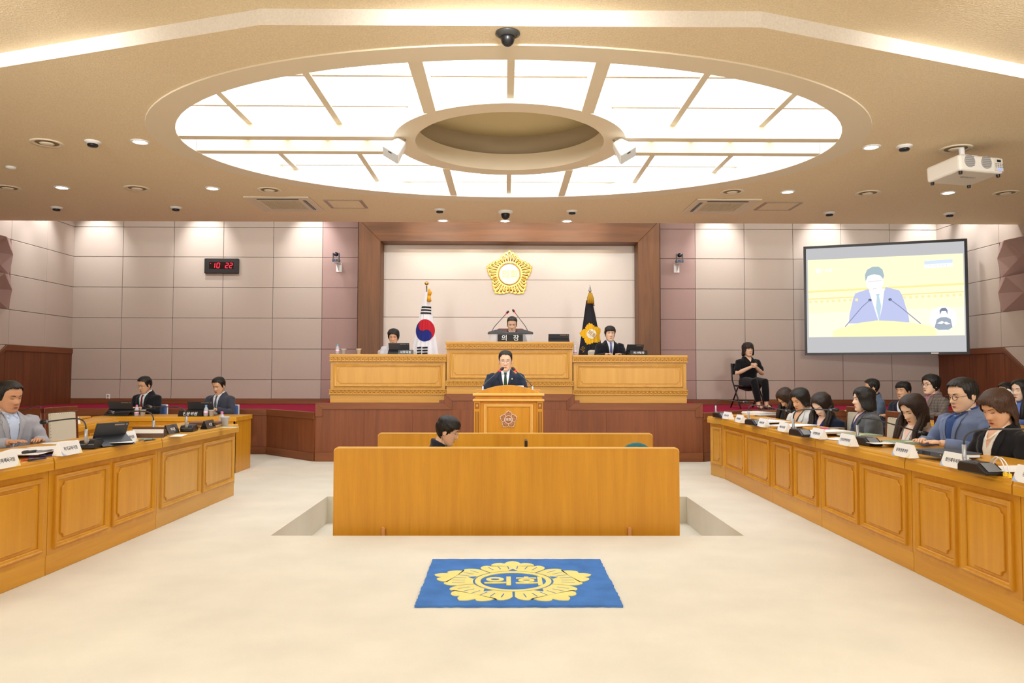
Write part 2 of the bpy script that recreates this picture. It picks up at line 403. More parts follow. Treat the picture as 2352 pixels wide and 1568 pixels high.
# ---- ceilings
EC = (PZ(1167, 451, ZC).y + PZ(1167, 134, ZC).y) / 2; EBI = (PZ(1167, 451, ZC).y - PZ(1167, 134, ZC).y) / 2
EAI = 3.56; EAO, EBO = 3.84, 2.60
YE = PZ(1176, 511, ZC).y
pl = [PZ(600, 57, ZC), PZ(1750, 63, ZC), PZ(2352, 180, ZC), PZ(0, 155, ZC)]
sr = (pl[2].y - pl[1].y) / (pl[2].x - pl[1].x); sl = (pl[3].y - pl[0].y) / (pl[3].x - pl[0].x)
outer = [(XL, pl[0].y + (XL - pl[0].x) * sl), (pl[0].x, pl[0].y), (pl[1].x, pl[1].y), (XR, pl[1].y + (XR - pl[1].x) * sr), (XR, YE), (XL, YE)]
def hit(a):
    dx, dy = math.cos(a), math.sin(a); best = None
    for i in range(len(outer)):
        (x1, y1), (x2, y2) = outer[i], outer[(i + 1) % len(outer)]
        ex, ey = x2 - x1, y2 - y1; den = dx * ey - dy * ex
        if abs(den) < 1e-9: continue
        t = ((x1 - CX) * ey - (y1 - EC) * ex) / den; u = ((x1 - CX) * dy - (y1 - EC) * dx) / den
        if t > 0 and -1e-6 <= u <= 1 + 1e-6 and (best is None or t < best): best = t
    return (CX + dx * best, EC + dy * best)
angs = sorted(set([2 * math.pi * i / 144 for i in range(144)] + [math.atan2(p[1] - EC, p[0] - CX) % (2 * math.pi) for p in outer]))
vi = []; vo = []
for a in angs:
    x, y = hit(a); vo.append((x, y, ZC)); r = 1 / math.sqrt((math.cos(a) / EAO) ** 2 + (math.sin(a) / EBO) ** 2)
    vi.append((CX + r * math.cos(a), EC + r * math.sin(a), ZC))
n = len(angs); b = MB(); b.add(vi + vo, [(i, (i + 1) % n, n + (i + 1) % n, n + i) for i in range(n)])
ceil = struct(b.obj('ceiling', CEIL, fix=False))
b = MB(); b.add([(XL, YE, ZC), (XR, YE, ZC), (XR, YE, 4.78), (XL, YE, 4.78)], [(0, 1, 2, 3)]); b.obj('soffit_back', CEIL, ceil, fix=False)
b = MB(); b.add([(XL, YE, 4.78), (XR, YE, 4.78), (XR, YB, 4.78), (XL, YB, 4.78)], [(0, 1, 2, 3)]); b.obj('cove_ceiling', CEIL, ceil, fix=False)
b = MB(); fr = outer[:4]; b.add([(x, y, ZC) for x, y in fr] + [(x, y, ZU) for x, y in fr], [(i, i + 1, i + 5, i + 4) for i in range(3)])
b.obj('ceiling_step', CEILR, ceil, fix=False)
b = MB(); b.add([(x, y, ZU) for x, y in fr] + [(XR, YF, ZU), (XL, YF, ZU)], [(0, 1, 2, 3, 4, 5)]); b.obj('raised_ceiling', CEIL, ceil, fix=False)
# ---- luminous oval
lum = thing('oval_ceiling_light', 'great oval luminous ceiling with cream ribs around a round hub', 'ceiling light', (CX, EC, ZC))
HB = .22
def ell_ring(a0, b0, a1, b1, z0, z1, N=96):
    b = MB(); vs = []
    for (A, B, z) in ((a0, b0, z0), (a1, b1, z1)):
        vs += [(A * math.cos(2 * math.pi * i / N), B * math.sin(2 * math.pi * i / N), z) for i in range(N)]
    b.add(vs, [(i, (i + 1) % N, N + (i + 1) % N, N + i) for i in range(N)]); return b
r = ell_ring(EAO + .005, EBO + .005, EAO, EBO, .004, -.012); r.add(ell_ring(EAO, EBO, EAI, EBI, -.012, -.012).v, [(i, (i + 1) % 96, 96 + (i + 1) % 96, 96 + i) for i in range(96)])
o = r.obj('rim', CREAM, lum, fix=False); autosmooth(o)
o = ell_ring(EAI, EBI, EAI, EBI, -.012, HB).obj('rim_wall', WHITEP, lum, fix=False); autosmooth(o)
# hub
hc = (PZ(1167, 402, ZC).y + PZ(1167, 237, ZC).y) / 2 - EC; hR = (PZ(1167, 402, ZC).y - PZ(1167, 237, ZC).y) / 2; hr = hR * .815
def circ(b, r0, z0, r1, z1, N=96):
    b.add([(r * math.cos(2 * math.pi * i / N), hc + r * math.sin(2 * math.pi * i / N), z) for (r, z) in ((r0, z0), (r1, z1)) for i in range(N)],
          [(i, (i + 1) % N, N + (i + 1) % N, N + i) for i in range(N)])
b = MB(); circ(b, hR, 0, hr, 0); circ(b, hr, 0, hr, .20); o = b.obj('hub', CREAM, lum, fix=False); autosmooth(o)
b = MB(); circ(b, hR, 0, hR, HB); o = b.obj('hub_wall', WHITEP, lum, fix=False); autosmooth(o)
b = MB(); circ(b, hr, .20, hr + .12, .20); circ(b, hr + .12, .20, hr + .12, .46); o = b.obj('hub_recess', HUBSHADE, lum, fix=False); autosmooth(o)
b = MB(); circ(b, hr + .12, .46, .01, .46); b.obj('hub_top', mat('hub_top_paint', '#d9c99c', .7), lum, fix=False)
MB().box(-.17, .17, hc - hr * .78, hc - hr * .72, .36, .45).obj('hub_box', WHITEP, lum, bevel=.01)
# diffusers: one luminous sheet per bay between ribs
def ib(px, py, z): p = PZ(px, py, z); return p.x - CX, p.y - EC
zb = ZC
yb1, yb2 = ib(600, 316, ZC)[1], ib(600, 349, ZC)[1]
xw0, xw1 = ib(953, 140, ZC)[0], ib(1387, 140, ZC)[0]
def ellx(y, A=EAI, B=EBI): return A * math.sqrt(max(0, 1 - (y / B) ** 2))
def elly(x, A=EAI, B=EBI): return B * math.sqrt(max(0, 1 - (x / A) ** 2))
def hubx(y): return math.sqrt(max(0, hR ** 2 - (y - hc) ** 2))
def huby(x): return math.sqrt(max(0, hR ** 2 - x ** 2))
# deep beams (bottom at ceiling level)
for y, w in ((yb1, .062), (yb2, .062)):
    for s in (-1, 1):
        x0, x1 = hubx(y) - .01, ellx(y)
        MB().box(min(s * x0, s * x1), max(s * x0, s * x1), y - w, y + w, -.004, HB).obj('beam', [CREAM], lum)
for x in (xw0, xw1):
    MB().box(x - .06, x + .06, -elly(x), hc - huby(x) + .01, -.004, HB).obj('beam', CREAM, lum)
    MB().box(x - .045, x + .045, hc + huby(x) - .01, elly(x), -.004, HB).obj('beam', CREAM, lum)
ZB = ZC + .16
def xs_at(p, q): return ib(p[0], p[1], ZB)[0]
ns = [xs_at((505, 210), 0), xs_at((705, 165), 0), xs_at((1620, 170), 0), xs_at((1820, 215), 0)]
b_w = .032
for x in ns:
    MB().box(x - b_w, x + b_w, -elly(x), yb1 - .05, .13, .20).obj('rib', CREAM, lum)
    if abs(x) < 3.0: MB().box(x - b_w, x + b_w, yb2 + .05, elly(x), .13, .20).obj('rib', CREAM, lum)
MB().box(-b_w, b_w, -EBI, hc - hR, .05, .20).obj('rib', CREAM, lum); MB().box(-.03, .03, hc + hR, EBI, .05, .20).obj('rib', CREAM, lum)
for s in (-1, 1):
    for k in range(4):
        x = s * (hR + .35 + .45 * k); MB().box(x - .03, x + .03, yb1 + .05, yb2 - .05, .13, .20).obj('rib', CREAM, lum)
ew = [ib(800, 172, ZB)[1], ib(800, 242, ZB)[1], ib(800, 378, ZB)[1], ib(800, 415, ZB)[1]]
for y in ew:
    X = ellx(y); h = hubx(y)
    spans = [(-X, -h), (h, X)] if h > 0 else [(-X, X)]
    for a, c in spans: MB().box(a, c, y - .019, y + .019, .15, .19).obj('thin_rib', CREAM, lum)
b = MB(); N = 96
b.add([(EAI * 1.001 * math.cos(2 * math.pi * i / N), EBI * 1.001 * math.sin(2 * math.pi * i / N), HB) for i in range(N)] + [(hR * math.cos(2 * math.pi * i / N), hc + hR * math.sin(2 * math.pi * i / N), HB) for i in range(N)],
      [(i, (i + 1) % N, N + (i + 1) % N, N + i) for i in range(N)])
dd = b.obj('diffuser', DIFF, lum, fix=False)
# ---- dais (stage) in mahogany
YD = 11.6
dz1, dz2, dz3 = .745, PY(900, 925, YD).z, PY(1100, 905, YD).z
xa, xb = PY(725, 1000, YD).x, PY(1613, 1000, YD).x
yk2 = 12.62; xka, xkb = PY(615, 1000, yk2).x, PY(1723, 1000, yk2).x
xca, xcb = PY(1024, 900, YD).x, PY(1316, 900, YD).x
st = bpy.data.objects.new('floor_stage', None); COL.objects.link(st); st['kind'] = 'structure'
b = MB(); b.prism([(XL, yk2 + .02), (xka, yk2 + .02), (xa, YD + .02), (xb, YD + .02), (xkb, yk2 + .02), (XR, yk2 + .02), (XR, YB), (XL, YB)], 0, dz1 - .002); b.obj('stage_carpet', REDCARP, st)
b = MB(); b.box(xa + .03, xb - .03, YD + .03, YB - .05, dz1, dz2 - .002); b.obj('stage_carpet', REDCARP, st)
b = MB(); b.box(xca, xcb, YD + .03, YB - .1, dz2, dz3 - .002); b.obj('stage_carpet', REDCARP, st)
def boards(x0, y0, x1, y1, z0, z1, nb, m=MAH_V, t=.03, name='wood_board'):
    L = math.hypot(x1 - x0, y1 - y0); a = math.atan2(y1 - y0, x1 - x0); w = L / nb
    for i in range(nb):
        MB().box(i * w + .0006, (i + 1) * w - .0006, -t, .0, z0, z1).obj(name, m, st, loc=(x0, y0, 0), rot=(0, 0, a), bevel=.001)
def rail(x0, y0, x1, y1, z0, z1, t=.045, name='trim_rail', m=MAH_X):
    L = math.hypot(x1 - x0, y1 - y0); a = math.atan2(y1 - y0, x1 - x0)
    return MB().box(0, L, -t, .06, z0, z1).obj(name, m, st, loc=(x0, y0, 0), rot=(0, 0, a), bevel=.003)
rh = .10
for (p, q, nb) in (((XL, yk2), (xka, yk2), 9), ((xka, yk2), (xa, YD), 3), ((xb, YD), (xkb, yk2), 3), ((xkb, yk2), (XR, yk2), 9)):
    boards(p[0], p[1], q[0], q[1], .12, dz1 - rh, nb); rail(p[0], p[1], q[0], q[1], dz1 - rh, dz1 + .004); rail(p[0], p[1], q[0], q[1], 0, .125, name='skirting')
boards(xa, YD, xb, YD, .14, dz1 + .05, 8); boards(xca - .1, YD, xcb + .1, YD, dz1 + .05, dz3 - .09, 3)
rail(xa, YD, xb, YD, 0, .14, name='skirting')
# stepped trim following the rising edge
def trimpoly(poly, m=MAH_X): return MB().prism(poly, YD - .045, YD + .06, 'y').obj('trim_rail', m, st, bevel=.003)
tw = .10; tv = .115
trimpoly([(xa, dz1 - .06), (xa + tv, dz1 - .06), (xa + tv, dz2 - tw), (xa, dz2)], MAH_V)
trimpoly([(xa, dz2), (xa + tv, dz2 - tw), (xca + .10, dz2 - tw), (xca - .02, dz2)])
trimpoly([(xca - .02, dz2), (xca + .10, dz2 - tw), (xca + .10, dz3 - tw), (xca - .02, dz3)], MAH_V)
trimpoly([(xca - .02, dz3), (xca + .10, dz3 - tw), (xcb - .10, dz3 - tw), (xcb + .02, dz3)])
trimpoly([(xcb - .10, dz2 - tw), (xcb + .02, dz2), (xcb + .02, dz3), (xcb - .10, dz3 - tw)], MAH_V)
trimpoly([(xcb + .02, dz2), (xcb - .10, dz2 - tw), (xb - tv, dz2 - tw), (xb, dz2)])
trimpoly([(xb - tv, dz1 - .06), (xb, dz1 - .06), (xb, dz2), (xb - tv, dz2 - tw)], MAH_V)
b = MB(); b.box(XL, ox0 + .1, YB - .045, YB, dz1, rows[-1] + .0); struct(b.obj('baseboard_left', MAH_X, bevel=.003))
b = MB(); b.box(ox1 - .1, XR, YB - .045, YB, dz1, rows[-1] + .0); struct(b.obj('baseboard_right', MAH_X, bevel=.003))
# =================================================================== ceiling fittings
DL = [(322, 325), (142, 430), (488, 432), (1016, 502), (1160, 503), (1304, 503), (1809, 440), (2001, 337), (2178, 442)]
dl_lab = ['recessed downlight left of the oval light, largest on the left side', 'recessed downlight nearest the left wall', 'recessed downlight left of the left air conditioner',
          'leftmost of the three downlights at the soffit edge', 'middle one of the three downlights at the soffit edge', 'rightmost of the three downlights at the soffit edge',
          'recessed downlight right of the right air conditioner', 'recessed downlight right of the oval light, largest on the right side', 'recessed downlight directly below the projector in view']
for i, (x, y) in enumerate(DL):
    p = PZ(x, y, ZC)
    if i in (3, 4, 5): p.y = YE - .16
    if i == 0:
        t = dl0 = thing('downlight', dl_lab[0], 'downlight', (p.x, p.y, ZC), 0, 'lit downlights in the lower ceiling')
        MB().lathe([(.072, -.001), (.10, -.001), (.10, -.008), (.075, -.012), (.072, -.004)], 24).obj('trim_ring', WHITEPL, t, smooth=True)
        MB().lathe([(.0, -.003), (.072, -.003), (.072, -.006), (.05, -.014), (0.001, -.018)], 24).obj('lamp', LAMP, t, smooth=True)
    else: dup(dl0, (p.x, p.y, ZC), label=dl_lab[i])
    spot('downlight_beam', (p.x, p.y, ZC - .03), (p.x, p.y, 0), 24, 95, .8)
for i, x in enumerate((X_at(226, YB), X_at(472, YB), X_at(716, YB), X_at(1648, YB), X_at(1893, YB), X_at(2120, YB))):
    spot('wall_washer', (x, 14.0, 4.74), (x, YB, 3.85), 85, 66, .9)
for x in (XL + .6, XR - .6):
    for y in (13.7, 12.9): spot('wall_washer', (x, y, 4.74), (XL if x < 0 else XR, y, 3.75), 70, 66, .9)
for x in (-1.6, .1, 1.8): area('portal_flood', (x, YE + .2, 4.5), 1.2, .12, 14, rot=(R(48), 0, 0))
for x in (-6.4, -3.9, 4.0, 6.5): area('back_wall_fill', (x, YE + .35, 4.7), 2.0, .12, 20, rot=(R(42), 0, 0))  # strips added out of view to brighten the back wall
for x in (1010, 1160, 1312):
    p = PY(x, 530, YP); spot('portal_spot', (p.x, YE + .25, ZC + .35), (p.x, YP, p.z + .05), 60, 55, .7, (1, .85, .66))
# speaker-like grilles (round diffusers)
RD = [(108, 328), (619, 436), (315, 432), (1682, 440), (1993, 443), (2195, 341), (2310, 443), (18, 431)]
rd_lab = ['round air diffuser on the left, in front of the dome sensor', 'round air diffuser above the left air conditioner', 'round air diffuser between the two left downlights', 'round air diffuser above the right air conditioner',
          'round air diffuser right of the right downlight row', 'round air diffuser behind the projector mount', 'round air diffuser at the far right edge', 'round air diffuser at the far left edge']
for i, (x, y) in enumerate(RD):
    p = PZ(x, y, ZC)
    if i == 0:
        t = rd0 = thing('air_diffuser', rd_lab[0], 'air vent', (p.x, p.y, ZC), 0, 'round air diffusers in the ceiling')
        MB().lathe([(.17, 0), (.165, -.012), (.12, -.006), (.115, .0), (.17, .001)], 32).obj('outer_ring', CREAM, t, smooth=True)
        MB().lathe([(.001, -.02), (.06, -.018), (.075, -.008), (.06, -.004)], 24).obj('cone', CREAM, t, smooth=True)
        MB().lathe([(.115, -.001), (.114, -.004), (.001, -.004)], 24).obj('throat', mat('vent_dark', '#8f7d63', .8), t)
    else: dup(rd0, (p.x, p.y, ZC), label=rd_lab[i])
SEN = [(213, 331), (130, 480), (404, 480), (1010, 485), (1314, 488), (1905, 492), (2181, 494), (2077, 341)]
sn_lab = ['black domed sensor left of the big left downlight', 'black domed sensor near the left wall corner', 'black domed sensor over the digital clock', 'black domed sensor above the leftmost soffit downlight',
          'black domed sensor above the rightmost soffit downlight', 'black domed sensor over the projection screen, left one', 'black domed sensor over the projection screen, right one', 'black domed sensor left of the projector']
for i, (x, y) in enumerate(SEN):
    p = PZ(x, y, ZC - .03)
    if i == 0:
        t = sn0 = thing('ceiling_sensor', sn_lab[0], 'sensor', (p.x, p.y, ZC), 0, 'black domed sensors on the ceiling')
        MB().lathe([(.001, 0), (.085, 0), (.085, -.012), (.06, -.02), (.055, -.03), (.001, -.03)], 24).obj('base_ring', WHITEPL, t, smooth=True)
        MB().lathe([(.052, -.028), (.055, -.045), (.045, -.058), (.001, -.062)], 24).obj('dome', BLACKP, t, smooth=True)
    else: dup(sn0, (p.x, p.y, ZC), label=sn_lab[i])
def domecam(px, py, s, lab, m):
    p = PZ(px, py, ZC - .03 * s); t = thing('dome_camera', lab, 'camera', (p.x, p.y, ZC), 0)
    MB().lathe([(.001, 0), (.095 * s, 0), (.097 * s, -.012 * s), (.07 * s, -.03 * s), (.06 * s, -.035 * s)], 28).obj('collar', m, t, smooth=True)
    MB().lathe([(.055 * s, -.03 * s), (.056 * s, -.05 * s), (.045 * s, -.085 * s), (.022 * s, -.104 * s), (.001, -.108 * s)], 28).obj('dome', BLACKP, t, smooth=True)
domecam(1166, 84, .95, 'black dome camera at the near rim of the oval light', mat('dark_collar', '#3a3a38', .4))
domecam(1161, 490, 1.25, 'dome camera with white collar above the middle soffit downlight', WHITEPL)
for x, y, lab in ((25, 383, 'flat white smoke detector near the left edge'), (2283, 399, 'flat white smoke detector right of the projector')):
    p = PZ(x, y, ZC); MBo = MB().lathe([(.001, 0), (.06, 0), (.055, -.02), (.03, -.03), (.001, -.03)], 20).obj('smoke_detector', WHITEPL, None, smooth=True, loc=(p.x, p.y, ZC)); tag(MBo, lab, 'smoke detector', 'smoke detectors')
# air conditioner cassettes: frame quad on ceiling from photo corners
def cassette(cx_px, cy_px, lab, mirror=1):
    p = PZ(cx_px, cy_px, ZC); s = .47
    t = thing('ceiling_air_conditioner', lab, 'air conditioner', (p.x, p.y, ZC), 0, 'cassette air conditioners in the ceiling')
    AC = mat('ac_cream', '#e3d5bd', .5)
    MB().box(-s, s, -s, s, -.025, 0).obj('face_plate', AC, t, bevel=.02, seg=2)
    b = MB()
    for k in range(22):
        x = -.27 + .54 * k / 21; b.box(x - .006, x + .006, -.26, .26, -.031, -.0255)
    b.obj('intake_grille', mat('ac_grille', '#d6c9ae', .6), t, kind='stuff')
    for k, (a0, a1, b0, b1) in enumerate(((-.30, .30, -.39, -.34), (-.30, .30, .34, .39), (-.39, -.34, -.30, .30), (.34, .39, -.30, .30))):
        dark = (k == 0) or (k == 3 and mirror > 0) or (k == 2 and mirror < 0)
        sl = MB().box(a0, a1, b0, b1, -.029, -.0255).obj('air_slot', BLACKP if dark else AC, t, bevel=.012)
        if dark:
            if a1 - a0 > .3: MB().box(a0 + .03, a1 - .03, (b0 + b1) / 2 + .004, (b0 + b1) / 2 + .012, -.033, -.029).obj('louvre', MGREY, sl)
            else: MB().box((a0 + a1) / 2 + .004, (a0 + a1) / 2 + .012, b0 + .03, b1 - .03, -.033, -.029).obj('louvre', MGREY, sl)
cassette(655, 467, 'cream cassette air conditioner left of the access hatch, left half of ceiling', 1)
cassette(1655, 472, 'cream cassette air conditioner in the right half of ceiling', -1)
for x, y, lab in ((795, 468, 'access hatch outline beside the left air conditioner'), (1787, 473, 'access hatch outline beside the right air conditioner')):
    p = PZ(x, y, ZC); t = thing('access_hatch', lab, 'hatch', (p.x, p.y, ZC), 0, 'ceiling access hatches')
    w = .235
    MB().box(-w, w, -w, w, -.006, 0).obj('hatch_panel', CEIL, t)
    b = MB(); [b.box(*q, -.010, 0) for q in ((-w - .045, -w, -w - .03, w + .03), (w, w + .045, -w - .03, w + .03), (-w, w, -w - .03, -w), (-w, w, w, w + .03))]
    b.obj('hatch_frame', mat('hatch_metal', '#a79486', .5), t)
# wedge speakers on the hub
for x, y, s in ((911, 340, -1), (1429, 341, 1)):
    p = PZ(x, y, ZC - .12)
    t = thing('wedge_speaker', 'white wedge speaker hanging at the %s of the hub' % ('left' if s < 0 else 'right'), 'speaker', (p.x, p.y, ZC - .12), 0, 'white hub speakers')
    t.rotation_euler = (R(-28), R(-32) * s, R(8) * s)
    b = MB(); top = [(-.055, -.05), (.055, -.05), (.055, .05), (-.055, .05)]; bot = [(-.105, -.08), (.105, -.08), (.105, .09), (-.105, .09)]
    b.add([(a, c, .10) for a, c in top] + [(a, c, -.11) for a, c in bot], [(0, 1, 2, 3), (4, 7, 6, 5), (0, 4, 5, 1), (1, 5, 6, 2), (2, 6, 7, 3), (3, 7, 4, 0)])
    b.obj('cabinet', WHITEPL, t, bevel=.02, seg=3)
    MB().box(-.095, .095, -.07, .08, -.118, -.108).obj('grille', mat('speaker_grille', '#cfcfcc', .6), t, bevel=.004)
    MB().box(-.02, .02, -.052, -.04, -.122, -.117).obj('badge', BLACKP, t)
    MB().tube([(0, 0, .09), (0, .01, .16)], .012).obj('bracket', CHROME, t)
# projector
p = PZ(2200, 400, ZC - .28)
t = thing('ceiling_projector', 'white projector with two round vents hanging from the ceiling on the right', 'projector', (p.x, p.y - .1, ZC - .27), rot=(R(-4), 0, R(14)))
b = MB(); b.box(-.29, .29, -.24, .22, -.09, .09); b.obj('housing', mat('projector_white', '#ebe6dc', .45), t, bevel=.03, seg=3)
for x in (-.16, .06):
    v = MB().lathe([(.001, 0), (.068, 0), (.068, .006), (.001, .006)], 28, T=RX(R(90)).to_3x3()).obj('vent', mat('vent_grey', '#a9a6a1', .6), t, loc=(x, -.242, .015))
    b = MB(); [b.box(-.055, .055, -.010, -.006, -.05 + k * .02, -.046 + k * .02) for k in range(6)]; b.obj('vent_slats', MGREY, v, kind='stuff')
MB().box(.16, .28, -.246, -.24, -.07, .075).obj('control_panel', mat('proj_panel', '#d8d2c6', .5), t, bevel=.003)
MB().box(.20, .25, -.249, -.246, .03, .055).obj('display', BLACKP, t)
b = MB(); [b.box(.175 + i * .03, .192 + i * .03, -.249, -.246, -.03 + j * .018, -.022 + j * .018) for i in range(4) for j in range(3)]; b.obj('buttons', MGREY, t, kind='stuff')
b = MB(); [b.box(.205 + i * .014, .213 + i * .014, -.25, -.247, -.062, -.044) for i in range(4)]; b.obj('indicator_lights', emat('blue_led', '#5a6cff', 3.0), t, kind='stuff')
for x, y in ((-.25, -.20), (.25, -.20), (-.25, .18), (.25, .18)): MB().lathe([(.001, 0), (.02, 0), (.018, -.03), (.001, -.03)], 12).obj('foot', BLACKP, t, loc=(x, y, -.09))
MB().box(-.11, .11, -.1, .1, .09, .15).obj('mount_box', WHITEPL, t, bevel=.006); MB().tube([(0, 0, .14), (0, 0, .29)], .03, 12).obj('mount_pole', WHITEPL, t)
text('EPSON', .045, MGREY, t, TR(0, -.05, -.091) @ RX(R(180)), sx=1.4)
# =================================================================== desks
def notched(x0, x1, z0, z1, r=.032):
    pts = []
    for (cx, cz, a0) in ((x0, z0, 90), (x1, z0, 180), (x1, z1, 270), (x0, z1, 0)):
        arcp = [(cx + r * math.cos(R(a0 - 90 * k / 4)), cz + r * math.sin(R(a0 - 90 * k / 4))) for k in range(5)]
        pts += arcp
    return pts
FRAME_PROF = [(0, 0), (0, .016), (.006, .022), (.014, .024), (.020, .018), (.028, .016), (.034, .010), (.036, .001)]
def panel_pair(t, x0, x1, z0, z1, y, mv, inset=.055):
    b = MB(); b.ring(x0, x1, z0, z1, FRAME_PROF, y); o = b.obj('panel_moulding', mv, t); autosmooth(o, 50)
    poly = notched(x0 + inset + .02, x1 - inset - .02, z0 + inset, z1 - inset)
    MB().prism(poly, y - .012, y + .004, 'y').obj('raised_panel', mv, t, bevel=.004)
EDGE = [(-.045, .700), (-.045, .752), (-.040, .757), (-.040, .768), (-.034, .785), (.60, .785), (.60, .750), (0.0, .750), (0.0, .700)]
def desk(lab, L, loc, rz, npan=2, depth=.60, group=None, mv=OAK_V, mx=OAK_X, body=True, lip=True, side=None):
    """counter module: local x along the front, front faces -y"""
    t = thing('council_desk', lab, 'desk', loc, rz, group)
    prof = [(min(a, depth) if a > .1 else a, c) for a, c in EDGE]
    MB().prism(prof, .002, L - .012, 'x').obj('worktop', mx, t, bevel=.003)
    MB().box(0.003, L - .003, .0, .025, .13, .70).obj('front_board', mv, t)
    MB().box(0.003, L - .003, .004, .03, 0, .132).obj('plinth', mx, t, bevel=.003)
    MB().box(0.003, .028, .03, depth - .03, 0, .748).obj('end_board', mv, t); MB().box(L - .028, L - .003, .03, depth - .03, 0, .748).obj('end_board', mv, t)
    w = (L - .06) / npan
    for i in range(npan): panel_pair(t, .03 + i * w + .03, .03 + (i + 1) * w - .03, .165, .655, .0, mv)
    if lip:
        o = MB().box(.12, L - .12, .24, depth + .02, .786, .812).obj('writing_surface', mx, t, bevel=.012, seg=2)
    return t
GD = 'oak counter desks with raised panels'
# right row: front plane runs toward the wall at X = 2.78, joints from the photograph
def xz(px, py, z=0): p = PZ(px, py, z); return (p.x, p.y)
RJ = [xz(1665, 1100), xz(1775, 1155), xz(1887, 1210), xz(2098, 1313), xz(2352, 1437)]
d = (RJ[4][0] - RJ[3][0], RJ[4][1] - RJ[3][1]); RJ.append((RJ[4][0] + d[0] * 1.25, RJ[4][1] + d[1] * 1.25))
rlab = ['fourth counter desk of the right row, between brown-haired and white-jacket women', 'middle counter desk of the right row, before the woman in navy', 'counter desk of the right row, before the grey-jacket and brown-jacket women',
        'counter desk of the right row, before the man in pale blue', 'nearest counter desk of the right row, running out of frame']
for i in range(5):
    (x0, y0), (x1, y1) = RJ[i], RJ[i + 1]; L = math.hypot(x1 - x0, y1 - y0); a = math.atan2(y1 - y0, x1 - x0)
    desk(rlab[i], L, (x0, y0, 0), a, 2, .48, GD)
e = xz(1632, 1090); L = math.hypot(RJ[0][0] - e[0], RJ[0][1] - e[1])
desk('narrow angled end cabinet of the right counter row, next to the dais', L, (e[0], e[1], 0), math.atan2(RJ[0][1] - e[1], RJ[0][0] - e[0]), 1, .48, GD, OAKL_V, OAKL_X)
# left row
LJ = [xz(0, 1365), xz(105, 1322), xz(358, 1215), xz(538, 1137)]
d = (LJ[1][0] - LJ[0][0], LJ[1][1] - LJ[0][1]); LJ[0] = (LJ[0][0] - d[0] * 2.2, LJ[0][1] - d[1] * 2.2)
llab = ['nearest counter desk of the left row, cut by the frame', 'middle counter desk of the left row with the tablet on it', 'far counter desk of the left row with the black name plates']
for i in range(3):
    (x0, y0), (x1, y1) = LJ[i], LJ[i + 1]; L = math.hypot(x1 - x0, y1 - y0); a = math.atan2(y1 - y0, x1 - x0)
    desk(llab[i], L, (x0, y0, 0), a, 2, .50, GD, OAKL_V if i == 2 else OAK_V, OAKL_X if i == 2 else OAK_X)
# second left row
p0, p1, p2 = PZ(-130, 1020, .785), PZ(121, 983, .785), PZ(265, 958, .785)
for q0, q1, lab in ((p0, p1, 'second-row counter desk on the left behind the man in pale grey'), (p1, p2, 'second-row counter desk on the left with the paper cup')):
    L = math.hypot(q1.x - q0.x, q1.y - q0.y); desk(lab, L, (q0.x, q0.y, 0), math.atan2(q1.y - q0.y, q1.x - q0.x), 2, .5, GD)
# second right row (mostly hidden)
q0, q1 = (5.05, 9.0), (5.05, 6.4)
desk('second-row counter desk on the right behind the seated officials', 2.6, (5.05, 9.3, 0), R(-90), 3, .5, GD)
# rear left desk with end return for the two men
pa, pb = PZ(212, 957, .76), PZ(541, 957, .76)
yd = pb.y; L = pb.x - pa.x
t = thing('rear_desk', 'long oak desk at rear left before the two men in dark suits', 'desk', (pa.x, yd, 0), 0)
MB().box(-.02, L + .02, -.03, .62, .70, .76).obj('worktop', OAK_X, t, bevel=.004)
MB().box(0, L, 0, .025, .0, .70).obj('front_board', OAK_V, t)
MB().box(L - .03, L, .0, .62, 0, .70).obj('end_board', OAK_V, t, bevel=.003); MB().box(0, .03, .0, .62, 0, .70).obj('end_board', OAK_V, t)
for i in range(2): panel_pair(t, .04 + i * L / 2, -.04 + (i + 1) * L / 2, .15, .655, 0, OAK_V)
# =================================================================== rostrum
def bead_strip(t, x0, x1, z0, z1, y):
    o = MB().box(x0, x1, y - .028, y, z0, z1).obj('moulding_band', OAKL_X, t)
    MB().box(x0 - .008, x1 + .008, y - .045, y, z1 - .012, z1).obj('band_edge', OAKL_X, o, bevel=.003); MB().box(x0 - .008, x1 + .008, y - .045, y, z0, z0 + .012).obj('band_edge', OAKL_X, o, bevel=.003)
    n = int(round((x1 - x0) / .0605)); b = MB(); zc = (z0 + z1) / 2; w = (x1 - x0) / n
    for i in range(n):
        x = x0 + (i + .5) * w; b.ell((x, y - .03, zc), (.0165, .018, .0165), 10, 6)
        for s in (-1, 1): b.ell((x + w / 2, y - .028, zc + s * .018), (.012, .008, .010), 6, 4); b.ell((x + w / 2, y - .028, zc), (.005, .010, .010), 6, 4)
    b.obj('bead_row', GOLDW, o, smooth=True, kind='stuff')
